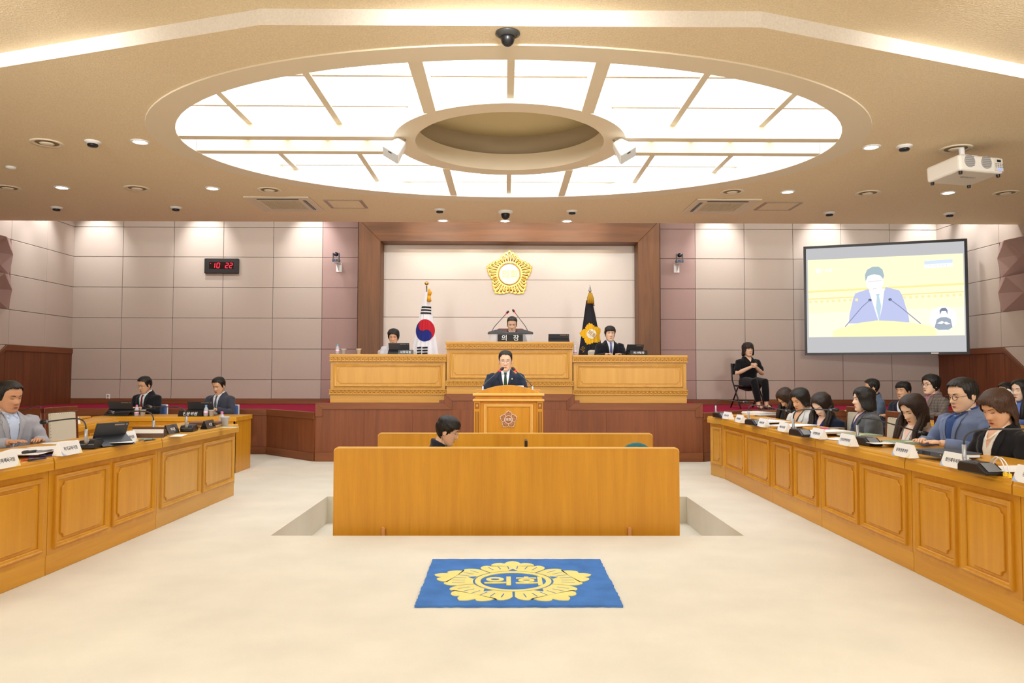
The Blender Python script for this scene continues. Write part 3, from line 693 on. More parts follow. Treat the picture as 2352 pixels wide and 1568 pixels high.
def rostrum(lab, px0, px1, pyt, pyb, z0, group):
    Y = YD + .12; a = PY(px0, pyt, Y); c = PY(px1, pyb, Y); x0, x1, zt = a.x, c.x, a.z; w = x1 - x0; h = zt - z0
    t = thing('rostrum_desk', lab, 'desk', (x0, Y, z0), 0, group)
    MB().box(0, w, 0, .03, 0, h - .02).obj('front_board', OAKL_V, t)
    MB().box(0, .03, .03, .55, 0, h - .02).obj('side_board', OAKL_V, t); MB().box(w - .03, w, .03, .55, 0, h - .02).obj('side_board', OAKL_V, t)
    MB().box(-.015, w + .015, -.04, .10, h - .03, h).obj('top_ledge', OAKL_X, t, bevel=.005)
    MB().box(.03, w - .03, .03, .6, h - .11, h - .09).obj('writing_surface', OAKL_X, t)
    bead_strip(t, -.01, w + .01, h - .115, h - .03, 0); bead_strip(t, -.01, w + .01, .125, .205, 0)
    MB().box(0, w, -.014, 0, 0, .125).obj('plinth', OAKL_X, t)
    b = MB(); b.ring(.055, w - .055, .245, h - .155, FRAME_PROF, 0); autosmooth(b.obj('panel_moulding', OAKL_V, t), 50)
    MB().prism(notched(.11, w - .11, .30, h - .205, .035), -.010, .0, 'y').obj('raised_panel', OAKL_V, t, bevel=.004)
    return t, Y, zt
rl, YR, ZRS = rostrum('left rostrum desk with gilt bead mouldings, in front of the national flag', 760, 1023, 813, 925, dz2, 'rostrum desks with bead mouldings')
rc, _, ZRC = rostrum('tall central rostrum desk with gilt bead mouldings under the gold emblem', 1026, 1315, 784, 904, dz3, 'rostrum desks with bead mouldings')
rr, _, _ = rostrum('right rostrum desk with gilt bead mouldings, in front of the black flag', 1317, 1577, 815, 926, dz2, 'rostrum desks with bead mouldings')
# =================================================================== emblems
def emblem(t, s, M, gold=GOLD, disc=WHITEPL, depth=.03, textm=None, outline=None, relief=True, rin=.50):
    """five petals (each > ribs), ring, centre disc and the two syllables"""
    if outline:
        b = MB(M)
        for k in range(5): polyfill(b, petal_outline(k, .2, 0, s * 1.05, 7), 0, depth * .5)
        b.obj('backing', outline, t)
    for k in range(5):
        b = MB(M); polyfill(b, petal_outline(k, rin, 1.6, s, 7), 0, depth); o = b.obj('petal', gold, t, bevel=0)
        if relief:
            b = MB(M); c = 90 + 72 * k; lob = 7
            for i in range(lob):
                a = c - (-30 + 60 * i / (lob - 1)); u = abs(-30 + 60 * i / (lob - 1)) / 36
                r1 = s * (1 - .25 * u - .075); r0 = s * (rin + .06); A = Vector((r1 * math.cos(R(a)), r1 * math.sin(R(a)), depth)); B0 = Vector((r0 * math.cos(R(a)), r0 * math.sin(R(a)), depth))
                b.tube([B0, B0.lerp(A, .5), A, A + (A - B0).normalized() * s * .035], [(s * .024, depth * .2), (s * .042, depth * .32), (s * .054, depth * .42), (s * .03, depth * .15)], 8)
            b.obj('petal_folds', gold, o, smooth=True)
    b = MB(M); N = 48; ri, ro = s * .44, s * .485
    prof = [(ri, 0), (ri, depth * 1.15), (ri + (ro - ri) * .3, depth * 1.5), (ri + (ro - ri) * .7, depth * 1.5), (ro, depth * 1.1), (ro, 0)]
    vs = [(r * math.cos(2 * math.pi * i / N), r * math.sin(2 * math.pi * i / N), z) for r, z in prof for i in range(N)]
    b.add(vs, [(j * N + i, j * N + (i + 1) % N, (j + 1) * N + (i + 1) % N, (j + 1) * N + i) for j in range(5) for i in range(N)]); b.obj('ring', gold, t, smooth=True)
    if disc: b = MB(M); b.lathe([(.001, 0), (s * .445, 0), (s * .445, depth * .9), (.001, depth * .9)], 48); b.obj('centre_disc', disc, t)
    return text('의회', s * .40, textm or gold, t, M @ TR(0, 0, depth * .95), extrude=depth * .22, bold=s * .004)
FACE = RX(R(90))          # xy-plane design stood upright facing -y
p = PY(1170, 629, YB - .08)
t = thing('council_emblem', 'large gold council flower emblem on the ivory wall', 'emblem', (p.x, YB - .03, p.z))
emblem(t, .455, FACE, depth=.035, outline=mat('antique_gold', '#a57c35', .3, metal=1.0))
# =================================================================== podium
YPD = 8.75
def P_(px, py, Y=YPD): return PY(px, py, Y)
x0, x1 = P_(1089, 900).x, P_(1247, 900).x; w = x1 - x0; xc = (x0 + x1) / 2
t = pod = thing('speech_podium', 'oak speech podium with arched top and white flower emblem', 'podium', (xc, YPD, 0))
hw = w / 2; zs = P_(1167, 904).z; ztp = P_(1167, 884).z; z2_ = P_(1167, 919).z
arcpts = [(-hw + .012, zs)] + [(-(hw - .012) + 2 * (hw - .012) * i / 24, zs + (ztp - zs) * (1 - (abs(i / 12 - 1)) ** 2.0)) for i in range(25)] + [(hw - .012, zs)]
MB().prism([(-hw + .012, z2_)] + arcpts[1:-1] + [(hw - .012, z2_)], 0, .035, 'y').obj('arched_front', OAK_V, t, bevel=.003)
MB().box(-hw, hw, .012, .50, 0, z2_ + .02).obj('body', OAK_V, t)
MB().box(-hw + .02, hw - .02, .05, .48, z2_ + .10, z2_ + .12).obj('reading_shelf', OAK_Y, t)
for pyc, hh in ((906, .030), (919, .024)):
    z = P_(1167, pyc).z; MB().prism([(-.028, z - hh / 2), (-.034, z), (-.028, z + hh / 2), (.02, z + hh / 2), (.02, z - hh / 2)], -hw - .015, hw + .015, 'x').obj('cornice', mat('pale_oak_edge', '#eebb62', .35), t, bevel=.003)
for s in (-1, 1):
    cx = s * (hw - .035); pil = MB().box(cx - .035, cx + .035, -.012, .02, 0, z2_ - .01).obj('pilaster', OAK_V, t, bevel=.002)
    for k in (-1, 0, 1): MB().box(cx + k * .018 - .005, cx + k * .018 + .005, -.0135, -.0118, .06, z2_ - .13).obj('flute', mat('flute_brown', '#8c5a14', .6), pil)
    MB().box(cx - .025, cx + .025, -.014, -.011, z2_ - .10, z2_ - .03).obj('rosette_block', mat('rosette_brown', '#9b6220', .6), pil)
    MB().ell((cx, -.014, z2_ - .065), (.014, .006, .02), 10, 6).obj('rosette', OAKL_V, pil, smooth=True)
b = MB(); b.ring(-hw + .115, hw - .115, .12, P_(1167, 928).z, FRAME_PROF, .012); autosmooth(b.obj('panel_moulding', mat('pale_oak_edge', '#eebb62', .35), t), 50)
MB().box(-hw + .16, hw - .16, .004, .013, .17, P_(1167, 935).z).obj('raised_panel', OAK_V, t, bevel=.004)
MB().box(-hw - .02, hw + .02, -.03, .52, 0, .09).obj('plinth', OAK_X, t, bevel=.004)
ez = P_(1166, 963).z - .0
WBR = mat('emblem_brown', '#a4661c', .5); ELN = mat('emblem_pink_white', '#f0dcd0', .5)
Me = TR(0, -.001, ez) @ FACE; s = .097
b = MB(Me)
for k in range(5): polyfill(b, petal_outline(k, .2, 0, s * 1.09), 0, .008)
eb = b.obj('emblem_outline', ELN, t)
for k in range(5):
    b = MB(Me); polyfill(b, petal_outline(k, .52, 3.0, s), .008, .011); pt_ = b.obj('emblem_petal', WBR, t)
    b = MB(Me)
    for i in range(5):
        a = R(90 + 72 * k - 20 + 10 * i); r0, r1 = s * .60, s * (.82 if i % 2 else .76); b.tube([(r0 * math.cos(a), r0 * math.sin(a), .011), (r1 * math.cos(a), r1 * math.sin(a), .011)], s * .014, 5)
    b.obj('petal_lines', ELN, pt_)
b = MB(Me); b.lathe([(.001, .008), (s * .42, .008), (s * .42, .012), (.001, .012)], 40); b.obj('emblem_disc', WBR, t)
text('의회', s * .42, WHITEPL, t, Me @ TR(0, 0, .0125), bold=s * .008)
# =================================================================== stenographers' low screens in the pit
def screen_panel(lab, px0, px1, pyt, Y, name='oak_screen', wd_=.27):
    a, c = PY(px0, pyt, Y), PY(px1, pyt, Y); w = c.x - a.x; h = a.z - PZD; r = .035
    t = thing(name, lab, 'partition', (a.x, Y, PZD), 0, 'low oak screens around the pit desks')
    poly = [(0, .03), (w, .03)] + [(w - r + r * math.cos(R(q)), h - r + r * math.sin(R(q))) for q in range(0, 91, 15)] + [(r - r * math.sin(R(q)), h - r + r * math.cos(R(q))) for q in range(0, 91, 15)]
    MB().prism(poly, .003, .05, 'y').obj('panel_core', OAK_V, t)
    poly2 = [(x * (w - .004) / w + .002 * 0, z) for x, z in poly]
    MB().prism([(p[0], p[1]) for p in poly], -.002, .003, 'y').obj('veneer_face', OAK_V, t)
    # pale lipping along the top edge
    top = [(r - r * math.sin(R(q)), h - r + r * math.cos(R(q))) for q in range(90, -1, -15)] + [(w - r + r * math.cos(R(q)), h - r + r * math.sin(R(q))) for q in range(90, -1, -15)]
    b = MB(); n = len(top); vs = []
    for (x, z) in top:
        nx, nz = (0, 1); vs += [(x, -.004, z + .001), (x, .052, z + .001), (x, .052, z - .010), (x, -.004, z - .010)]
    b.add(vs, [(i * 4 + k, i * 4 + (k + 1) % 4, i * 4 + 4 + (k + 1) % 4, i * 4 + 4 + k) for i in range(n - 1) for k in range(4)]); b.obj('edge_lipping', mat('pale_oak_edge', '#eebb62', .35), t, fix=True)
    for s in (.02, w - .07): MB().box(s, s + .05, .05, .27, 0, h - .05).obj('side_board', OAK_V, t)
    MB().box(.07, w - .07, .05, wd_, h - .30, h - .27).obj('worktop', OAK_X, t, bevel=.004)
    return t, a, w
sp, a, w = screen_panel('large plain oak screen in the centre of the floor, front one', 767, 1560, 1027, 6.45)
for px in (880, 1446):
    q = PY(px, 1220, 6.43); MB().prism([(0, 0), (.032, 0), (.032, .12), (.02, .135), (0, .13)], -.03, -.004, 'y').obj('foot_block', mat('pale_beech', '#d99a5b', .5), sp, loc=(q.x - a.x - .015, 0, q.z - PZD - .095), bevel=.006)
sb, ab, wb2 = screen_panel('plain oak screen behind the front screen, before the podium', 868, 1499, 994, 8.0)
sb.children[0]
# teal chair in the pit and the laptop lid corner
p = PY(1463, 1018, 6.95)
t = thing('teal_chair', 'teal upholstered chair whose top peeks over the front oak screen', 'chair', (p.x, 6.98, PZD))
TEAL = mat('teal_fabric', '#2f7480', .9, bump=.3, bscale=300)
z = p.z - PZD
MB().ell((0, 0, z - .14), (.165, .035, .145), 20, 12).obj('backrest', TEAL, t, smooth=True); MB().box(-.22, .22, -.44, -.02, .42, .49).obj('seat', TEAL, t, bevel=.03, seg=3)
MB().tube([(0, .03, z - .2), (0, .03, .45), (0, -.05, .42)], .018).obj('spine', BLACKP, t); MB().tube([(0, -.2, .05), (0, -.2, .42)], .025).obj('pedestal', BLACKP, t)
for k in range(5): MB().tube([(0, -.2, .08), (.27 * math.cos(k * 1.2566), -.2 + .27 * math.sin(k * 1.2566), .03)], [.022, .015]).obj('leg', BLACKP, t)
p = PY(1208, 1020, 7.6); p0 = p
t = thing('monitor', 'thin dark monitor edge just above the front oak screen', 'monitor', (PY(1208, 1020, 6.63).x, 6.63, PZD))
zz = PY(1208, 1010, 6.63).z - PZD; yy = PZD
MB().box(-.012, .012, -.08, .08, zz - .20, zz).obj('display', BLACKP, t, bevel=.004); MB().box(-.03, .03, -.02, .02, .745, zz - .1).obj('stand', BLACKP, t); MB().box(-.06, .06, -.06, .06, .737, .75).obj('base', BLACKP, t)
# =================================================================== rug with the emblem
rc4 = [PZ(957, 1397, 0), PZ(1432, 1393, 0), PZ(1377, 1287, 0), PZ(990, 1288, 0)]
rx0, rx1 = (rc4[0].x + rc4[3].x) / 2, (rc4[1].x + rc4[2].x) / 2; ry0, ry1 = (rc4[0].y + rc4[1].y) / 2, (rc4[2].y + rc4[3].y) / 2
t = thing('emblem_rug', 'blue rug with yellow flower emblem on the beige carpet', 'rug', ((rx0 + rx1) / 2, (ry0 + ry1) / 2, 0))
hx, hy = (rx1 - rx0) / 2, (ry1 - ry0) / 2
RUGB = mat('blue_pile', '#4f80c6', 1.0, spec=.1, bump=.8, bscale=300, var=.14, vscale=6)
RUGY = mat('yellow_pile', '#f3e795', 1.0, spec=.1, bump=.8, bscale=300, var=.05, vscale=8)
b = MB(); pts = []
N = 40
for (ax_, ay_, bx_, by_) in ((-hx, -hy, hx, -hy), (hx, -hy, hx, hy), (hx, hy, -hx, hy), (-hx, hy, -hx, -hy)):
    for i in range(N):
        f = i / N; j = .004; pts.append((ax_ + (bx_ - ax_) * f + random.uniform(-j, j), ay_ + (by_ - ay_) * f + random.uniform(-j, j)))
polyfill(b, pts, .001, .014); b.obj('pile_field', RUGB, t)
es = .565; Mr = TR(-.03, -.045, .014) @ Matrix.Diagonal((.97, .90, 1, 1))
for k in range(5):
    b = MB(Mr); polyfill(b, petal_outline(k, .475, 1.0, es), 0, .004); o = b.obj('yellow_petal', RUGY, t)
    b = MB(Mr)
    for i in range(6):
        if i in (2, 3): pass
        a = R(90 + 72 * k - 25 + 10 * i); r0, r1 = es * .57, es * .72
        dx, dy = math.cos(a), math.sin(a); nx, ny = -dy * .0035, dx * .0035
        b.add([(r0 * dx + nx, r0 * dy + ny, .0045), (r0 * dx - nx, r0 * dy - ny, .0045), (r1 * dx - nx, r1 * dy - ny, .0045), (r1 * dx + nx, r1 * dy + ny, .0045)], [(0, 1, 2, 3)])
    a = R(90 + 72 * k); tri = [(es * .48 * math.cos(a + .13), es * .48 * math.sin(a + .13), .0045), (es * .48 * math.cos(a - .13), es * .48 * math.sin(a - .13), .0045), (es * .57 * math.cos(a), es * .57 * math.sin(a), .0045)]
    b.add(tri, [(0, 1, 2)]); b.obj('blue_vein', RUGB, o, fix=False)
b = MB(Mr); N = 64; prof = [(es * .385, 0), (es * .385, .004), (es * .45, .004), (es * .45, 0)]
b.add([(r * math.cos(2 * math.pi * i / N), r * math.sin(2 * math.pi * i / N), z) for r, z in prof for i in range(N)], [(j * N + i, j * N + (i + 1) % N, (j + 1) * N + (i + 1) % N, (j + 1) * N + i) for j in range(3) for i in range(N)]); b.obj('yellow_ring', RUGY, t)
text('의회', es * .40, RUGY, t, Mr @ TR(0, .0, .002), extrude=.003, bold=.006)
# =================================================================== wall items
# digital clock
p = PY(510, 611, YB - .05)
t = thing('digital_clock', 'black digital wall clock with red digits on the left wall panels', 'clock', (p.x, YB - .03, p.z)); hw_, hh_ = .335, .148
MB().box(-hw_, hw_, -.06, 0, -hh_, hh_).obj('case', mat('clock_case', '#1c1a1b', .4), t, bevel=.008)
RD_ = emat('red_digit', '#ff2a3c', 2.6); RDIM = mat('digit_dim', '#3a0d12', .5)
MB().box(-.24, .24, -.0615, -.0601, -.06, .075).obj('display_window', mat('clock_window', '#1c0508', .2), t)
SEG = {'1': 'bc', '0': 'abcdef', '2': 'abged'}
def digit(ch, x, zc, h, w_):
    th = .010; sl = .10
    S = {'a': ((0, h / 2), (w_, h / 2)), 'g': ((0, 0), (w_, 0)), 'd': ((0, -h / 2), (w_, -h / 2)), 'f': ((0, 0), (0, h / 2)), 'b': ((w_, 0), (w_, h / 2)), 'e': ((0, -h / 2), (0, 0)), 'c': ((w_, -h / 2), (w_, 0))}
    b = MB()
    for sname in SEG[ch]:
        (xa_, za_), (xb_, zb_) = S[sname]; A = Vector((x + xa_ + sl * za_, -.0635, zc + za_)); B = Vector((x + xb_ + sl * zb_, -.0635, zc + zb_)); d_ = (B - A).normalized() * .005
        b.tube([A + d_, B - d_], th / 1.4, 6)
    b.obj('digit', RD_, t)
for ch, x in (('1', -.175), ('0', -.085), ('2', .085), ('2', .165)): digit(ch, x, .008, .095, .05)
MB().ell((-.21, -.063, .045), (.007, .003, .007), 8, 6).obj('indicator', RD_, t)
# outlet
p = PY(248, 912, YB - .03); t = thing('wall_outlet', 'white double power outlet low on the left wall', 'outlet', (p.x, YB - .024, p.z))
MB().box(-.038, .038, -.012, 0, -.06, .06).obj('plate', WHITEPL, t, bevel=.004)
for z in (-.025, .027): MB().lathe([(.001, 0), (.02, 0), (.02, .003), (.001, .003)], 16, T=RX(R(90)).to_3x3()).obj('socket', mat('socket_grey', '#9c9893', .5), t, loc=(0, -.012, z))
# tracking cameras on the mauve strips
def ptz(px, py, lab, s):
    p = PY(px, py, YB - .30); t = thing('tracking_camera', lab, 'camera', (p.x, YB - .30, p.z - .10), 0, 'pan-tilt cameras on the mauve wall strips')
    MB().box(-.07, .07, -.06, .08, -.01, .045).obj('base', mat('cam_grey', '#6b6b72', .4), t, bevel=.01, seg=2)
    MB().box(-.05, .05, -.0635, -.06, .008, .022).obj('sensor_strip', BLACKP, t)
    for k in (-1, 1): MB().box(k * .056 - .009, k * .056 + .009, -.03, .04, .045, .165).obj('yoke_arm', mat('cam_grey', '#6b6b72', .4), t, bevel=.006)
    h = MB().ell((0, 0, .135), (.044, .05, .042), 16, 10).obj('camera_head', BLACKP, t, smooth=True)
    MB().lathe([(.001, 0), (.03, 0), (.028, .015), (.001, .012)], 16, T=RX(R(90)).to_3x3()).obj('lens', mat('lens_glass', '#141a38', .08, coat=1.0), h, loc=(0, -.045, .135))
    MB().ell((s * .015, -.064, .015), (.006, .003, .006), 8, 6).obj('status_light', emat('blue_led', '#5a6cff', 3.0), t)
    MB().box(-.05, .05, -.02, .27, -.026, -.010).obj('shelf_bracket', WHITEPL, t, bevel=.003)
    MB().prism([(.0, -.026), (.27, -.026), (.27, -.16)], -.006, .006, 'x').obj('bracket_web', WHITEPL, t)
    MB().box(-.055, .055, .262, .274, -.17, .0).obj('wall_plate', WHITEPL, t)
ptz(772, 588, 'tracking camera on a bracket left of the walnut surround', 0)
ptz(1561, 590, 'tracking camera on a bracket right of the walnut surround', 1)
# =================================================================== projection screen
sl0, sl1 = PY(1847, 690, 14.42), PX(2224, 690, 8.40)
ztl, zbl = PY(1846, 566, 14.42).z, PY(1849, 815, 14.42).z
ztr, zbr = PX(2220, 549, 8.40).z, PX(2228, 814, 8.40).z
zt_, zb_ = (ztl + ztr) / 2, (zbl + zbr) / 2
Ls = math.hypot(sl1.x - sl0.x, sl1.y - sl0.y)
t = scr = thing('projection_screen', 'large framed projection screen across the right corner showing the speaker', 'screen', (sl0.x, sl0.y, zb_), math.atan2(sl1.y - sl0.y, sl1.x - sl0.x))
Hs = zt_ - zb_; bz = .045
SCRM = emat('screen_cloth', '#c9c9cc', .78)
for q, nm in (((0, Ls, 0, bz), 'frame_rail'), ((0, Ls, Hs - bz, Hs), 'frame_rail'), ((0, bz, bz, Hs - bz), 'frame_rail'), ((Ls - bz, Ls, bz, Hs - bz), 'frame_rail')):
    MB().box(q[0], q[1], -.03, .05, q[2], q[3]).obj(nm, BLACKP, t)
MB().box(bz, Ls - bz, 0, .03, bz, Hs - bz).obj('screen_cloth', SCRM, t)
MB().box(Ls - .62, Ls - .50, -.033, -.03, .012, .035).obj('maker_plate', WHITEPL, t)
for x in (.6, Ls - .6): MB().box(x - .03, x + .03, .05, .30, Hs - .12, Hs - .06).obj('wall_arm', BLACKP, t)
ux0, uz0, ux1, uz1 = bz + .03, bz + .30, Ls - bz - .02, Hs - bz - .22
def U(u, v): return (ux0 + (ux1 - ux0) * u, uz0 + (uz1 - uz0) * (1 - v))      # picture coordinates, v downwards
def flat(name, pts, col, e, k, parent=scr):
    P = [U(*q) for q in pts]; n = len(P); b = MB(); cx_ = sum(q[0] for q in P) / n; cz_ = sum(q[1] for q in P) / n
    b.add([(q[0], -.0012 * k, q[1]) for q in P], [tuple(range(n))]); me = b.obj(name, emat('projected_' + col.strip('#'), col, e), parent, fix=False)
    bm = bmesh.new(); bm.from_mesh(me.data); bmesh.ops.triangulate(bm, faces=bm.faces); bm.to_mesh(me.data); bm.free(); return me
def circle_pts(u, v, r, n=28, asp=None): a_ = (ux1 - ux0) / (uz1 - uz0); return [(u + r * math.cos(2 * math.pi * i / n), v + r * a_ * math.sin(2 * math.pi * i / n)) for i in range(n)]
pic = flat('projected_picture', [(0, 0), (1, 0), (1, 1), (0, 1)], '#fdf3c4', 1.0, 1)
flat('projected_wall', [(0, .40), (1, .36), (1, .385), (0, .425)], '#f3e09a', .98, 2, pic); flat('projected_wall', [(0, .46), (1, .42), (1, .55), (0, .59)], '#f6efc9', .98, 2, pic)
flat('projected_wall', [(0, .50), (1, .46), (1, .475), (0, .515)], '#eedc98', .96, 3, pic)
flat('projected_wall', [(0, .69), (1, .65), (1, 1), (0, 1)], '#f6ead6', .98, 2, pic)
b = MB()
for k in range(26):
    if 9 <= k <= 15: continue
    u = .015 + k * .0385; v = .545 - u * .04; x, z = U(u, v); b.ell((x, -.006, z), (.028, .004, .028), 10, 6)
b.obj('projected_beads', emat('projected_bead', '#f2e2a6', .97), pic, kind='stuff')
sp_ = flat('projected_suit', [(.27, .83), (.275, .72), (.30, .52), (.315, .45), (.40, .40), (.44, .45), (.46, .70), (.50, .45), (.515, .38), (.60, .43), (.62, .50), (.655, .75), (.66, .83)], '#b9bfe2', .95, 4, pic)
flat('projected_shirt', [(.405, .42), (.43, .40), (.49, .40), (.505, .40), (.49, .62), (.465, .82), (.44, .66)], '#f4f6fb', 1.0, 5, pic)
flat('projected_tie', [(.450, .465), (.473, .465), (.470, .50), (.483, .62), (.468, .82), (.448, .64), (.455, .50)], '#b9d0dc', .95, 6, pic)
flat('projected_face', [(.385, .27), (.39, .23), (.49, .20), (.50, .28), (.497, .36), (.48, .43), (.45, .455), (.42, .435), (.392, .37)], '#fbf7f2', 1.0, 6, pic)
flat('projected_hair', [(.383, .30), (.380, .22), (.395, .155), (.43, .12), (.47, .12), (.495, .16), (.505, .24), (.498, .28), (.48, .235), (.44, .215), (.40, .235), (.39, .28)], '#a9bcc4', .9, 7, pic)
flat('projected_glasses', [(.40, .30), (.49, .295), (.49, .305), (.40, .31)], '#dcd4d6', .95, 7, pic); flat('projected_mouth', [(.43, .395), (.455, .39), (.455, .40), (.43, .405)], '#f0c9cc', .95, 7, pic)
flat('projected_podium', [(.165, .925), (.21, .89), (.34, .825), (.45, .80), (.56, .81), (.72, .85), (.82, .90), (.825, 1), (.16, 1)], '#fdf0b4', 1.0, 8, pic)
for s_ in ((.245, .87, .36, .62, .41, .54), (.73, .85, .60, .63, .54, .54)):
    A, B, Cc = U(s_[0], s_[1]), U(s_[2], s_[3]), U(s_[4], s_[5]); MB().tube([(A[0], -.012, A[1]), (B[0], -.012, B[1]), (Cc[0], -.012, Cc[1])], .008, 6).obj('projected_microphone', emat('projected_mic', '#8d94b8', .8), pic)
    MB().ell((Cc[0], -.012, Cc[1]), (.03, .005, .025), 10, 6).obj('projected_microphone', emat('projected_foam', '#6d7488', .7), pic)
ci = flat('projected_inset', circle_pts(.87, .79, .085), '#f0f3f8', 1.0, 9, pic)
flat('projected_signer', [(.815, .90), (.83, .80), (.855, .775), (.89, .775), (.915, .80), (.925, .90), (.90, .93), (.84, .93)], '#a8b3c2', .8, 10, pic)
flat('projected_signer_face', circle_pts(.872, .715, .02, 16), '#fbf4ee', 1.0, 11, pic); flat('projected_signer_hair', [(.85, .745), (.848, .69), (.862, .66), (.885, .66), (.897, .69), (.895, .745), (.887, .70), (.86, .70)], '#8792a6', .75, 12, pic)
for q in (((.83, .85), (.86, .82), (.875, .835), (.86, .86)), ((.915, .86), (.885, .83), (.872, .845), (.885, .865))): flat('projected_signer_hand', list(q), '#fdf6f0', 1.0, 12, pic)
flat('projected_caption', [(.76, .075), (.935, .065), (.935, .11), (.76, .12)], '#c9d6f4', 1.0, 4, pic); flat('projected_caption', [(.76, .12), (.935, .11), (.935, .155), (.76, .165)], '#fdfdff', 1.05, 4, pic)
x, z = U(.845, .137); text('제1차 본회의', .055, emat('caption_grey', '#b9c0cc', .9), pic, TR(x, -.008, z) @ FACE)
x, z = U(.14, .145); text('의회', .075, emat('caption_white', '#ffffff', 1.1), pic, TR(x, -.008, z) @ FACE)
b = MB(TR(U(.072, .145)[0], -.006, U(.072, .145)[1]) @ FACE)
for k in range(5): polyfill(b, petal_outline(k, .2, 0, .055), 0, .001)
b.obj('projected_emblem', emat('caption_white', '#ffffff', 1.1), pic)
# =================================================================== flags
def flag_thing(px, pytop, Y, z0, lab, spear):
    p = PY(px, pytop, Y); t = thing('standing_flag', lab, 'flag', (p.x, Y, z0)); h = p.z - z0
    MB().tube([(0, 0, .02), (0, 0, h - .08)], .013, 10).obj('pole', mat('pole_steel', '#b9b5aa', .25, metal=1.0), t, smooth=True)
    if spear: MB().lathe([(.001, 0), (.02, .005), (.012, .02), (.012, .05), (.03, .08), (.018, .12), (.004, .19), (.001, .2)], 12, c=(0, 0, h - .19)).obj('spear_finial', CHROME, t, smooth=True)
    else: MB().ell((0, 0, h - .035), (.037, .037, .035), 16, 10).obj('ball_finial', GOLD, t, smooth=True); 
    MB().lathe([(.001, 0), (.17, 0), (.17, .02), (.03, .05), (.02, .2), (.001, .2)], 20).obj('stand', CHROME, t, smooth=True)
    return t, h
def flag_cloth(t, ztop, zbot, xl, xr, hang, m, name='cloth', folds=5, amp=.03):
    """draped cone of cloth: grid with u across and v down, returns surface sampler"""
    def S(u, v):
        xl_, xr_ = xl(v), xr(v); x = xl_ + (xr_ - xl_) * u
        y = -.03 - (xr_ - xl_) * .35 * math.sin(math.pi * u) - amp * v * math.cos(u * math.pi * 2 * folds) * (.4 + .6 * math.sin(math.pi * u)) * .5
        return Vector((x, y, ztop + (zbot - ztop) * v))
    NU, NV = 48, 30; vs = [S(i / NU, j / NV) for j in range(NV + 1) for i in range(NU + 1)]
    fs = [(j * (NU + 1) + i, j * (NU + 1) + i + 1, (j + 1) * (NU + 1) + i + 1, (j + 1) * (NU + 1) + i) for j in range(NV) for i in range(NU)]
    back = [Vector((v.x, .03, v.z)) for v in vs]; b = MB(); b.add(vs, fs); 
    b2 = [Vector((S(i / NU, j / NV).x * .96, .05 + .1 * math.sin(math.pi * i / NU) * (j / NV), vs[j * (NU + 1) + i].z)) for j in range(NV + 1) for i in range(NU + 1)]; b.add(b2, fs)
    o = b.obj(name, m, t, smooth=True, fix=False); return o, S
def patch_on(S, poly, m, parent, name, off=.004, sub=3):
    """coloured cloth area laid on the sampler: poly in (u,v)"""
    bm = bmesh.new(); vs = [bm.verts.new((p[0], p[1], 0)) for p in poly]; bm.faces.new(vs); bmesh.ops.triangulate(bm, faces=bm.faces)
    for _ in range(sub): bmesh.ops.subdivide_edges(bm, edges=[e for e in bm.edges if e.calc_length() > .02], cuts=1); bmesh.ops.triangulate(bm, faces=[f for f in bm.faces if len(f.verts) > 3])
    for v in bm.verts: q = S(v.co.x, v.co.y); v.co = (q.x, q.y - off, q.z)
    me = bpy.data.meshes.new(name); bm.to_mesh(me); bm.free(); me.materials.append(m)
    for p in me.polygons: p.use_smooth = True
    o = bpy.data.objects.new(name, me); COL.objects.link(o); o.parent = parent; return o
YFL = 13.3
t, h = flag_thing(980, 646, YFL, dz2, 'white national flag with red and blue circle, left of the chair', False)
def gx(px): return PY(px, 760, YFL).x - t.location.x
def gz(py): return PY(980, py, YFL).z - dz2
ZT, ZBt = gz(671), gz(850)
def xl(v): py = 671 + 179 * v; return gx(976 - (py - 671) * .198 - 2)
def xr(v): py = 671 + 179 * v; return gx(984 + (py - 671) * .158 + 1)
FW = mat('flag_white', '#efeff4', .8); o, S = flag_cloth(t, ZT, ZBt, xl, xr, None, FW, amp=.035)
def uvp(px, py): v = (py - 671) / 179; a, c = xl(v), xr(v); return ((gx(px) - a) / (c - a), v)
FR, FBl, FK = mat('flag_red', '#c41228', .8), mat('flag_blue', '#12237e', .8), mat('flag_black', '#17171c', .8)
cxp, cyp, rxp, ryp = 977.5, 759.5, 22, 25.5
def el(a, k=1.0): return (cxp + rxp * k * math.cos(R(a)), cyp - ryp * k * math.sin(R(a)))
red = [uvp(*el(a)) for a in range(-70, 121, 10)]            # outer arc lower right to upper left
m1 = (cxp + rxp * .5 * math.cos(R(115)), cyp - ryp * .5 * math.sin(R(115))); m2 = (cxp + rxp * .5 * math.cos(R(-65)), cyp - ryp * .5 * math.sin(R(-65)))
curve = [(m1[0] + rxp * .5 * math.cos(R(a)), m1[1] - ryp * .5 * math.sin(R(a))) for a in range(125, 296, 15)] + [(m2[0] + rxp * .5 * math.cos(R(a)), m2[1] - ryp * .5 * math.sin(R(a))) for a in range(115, -66, -15)]
patch_on(S, [uvp(*el(a)) for a in range(0, 360, 10)], FBl, t, 'blue_field', .006)
patch_on(S, red + [uvp(*q) for q in curve], FR, t, 'red_field', .010)
for k in range(3):
    y = 704 + k * 6.8; patch_on(S, [uvp(969 - k * 1.2, y), uvp(990.5 + k * .2, y + .8), uvp(990.8 + k * .2, y + 4.6), uvp(968.4 - k * 1.2, y + 3.8)], FK, t, 'black_bar', .006)
    y = 797 + k * 6.4
    for a_, b_ in ((960, 971), (973, 985)): patch_on(S, [uvp(a_, y + .5), uvp(b_, y), uvp(b_, y + 4), uvp(a_, y + 4.3)], FK, t, 'black_bar', .006)
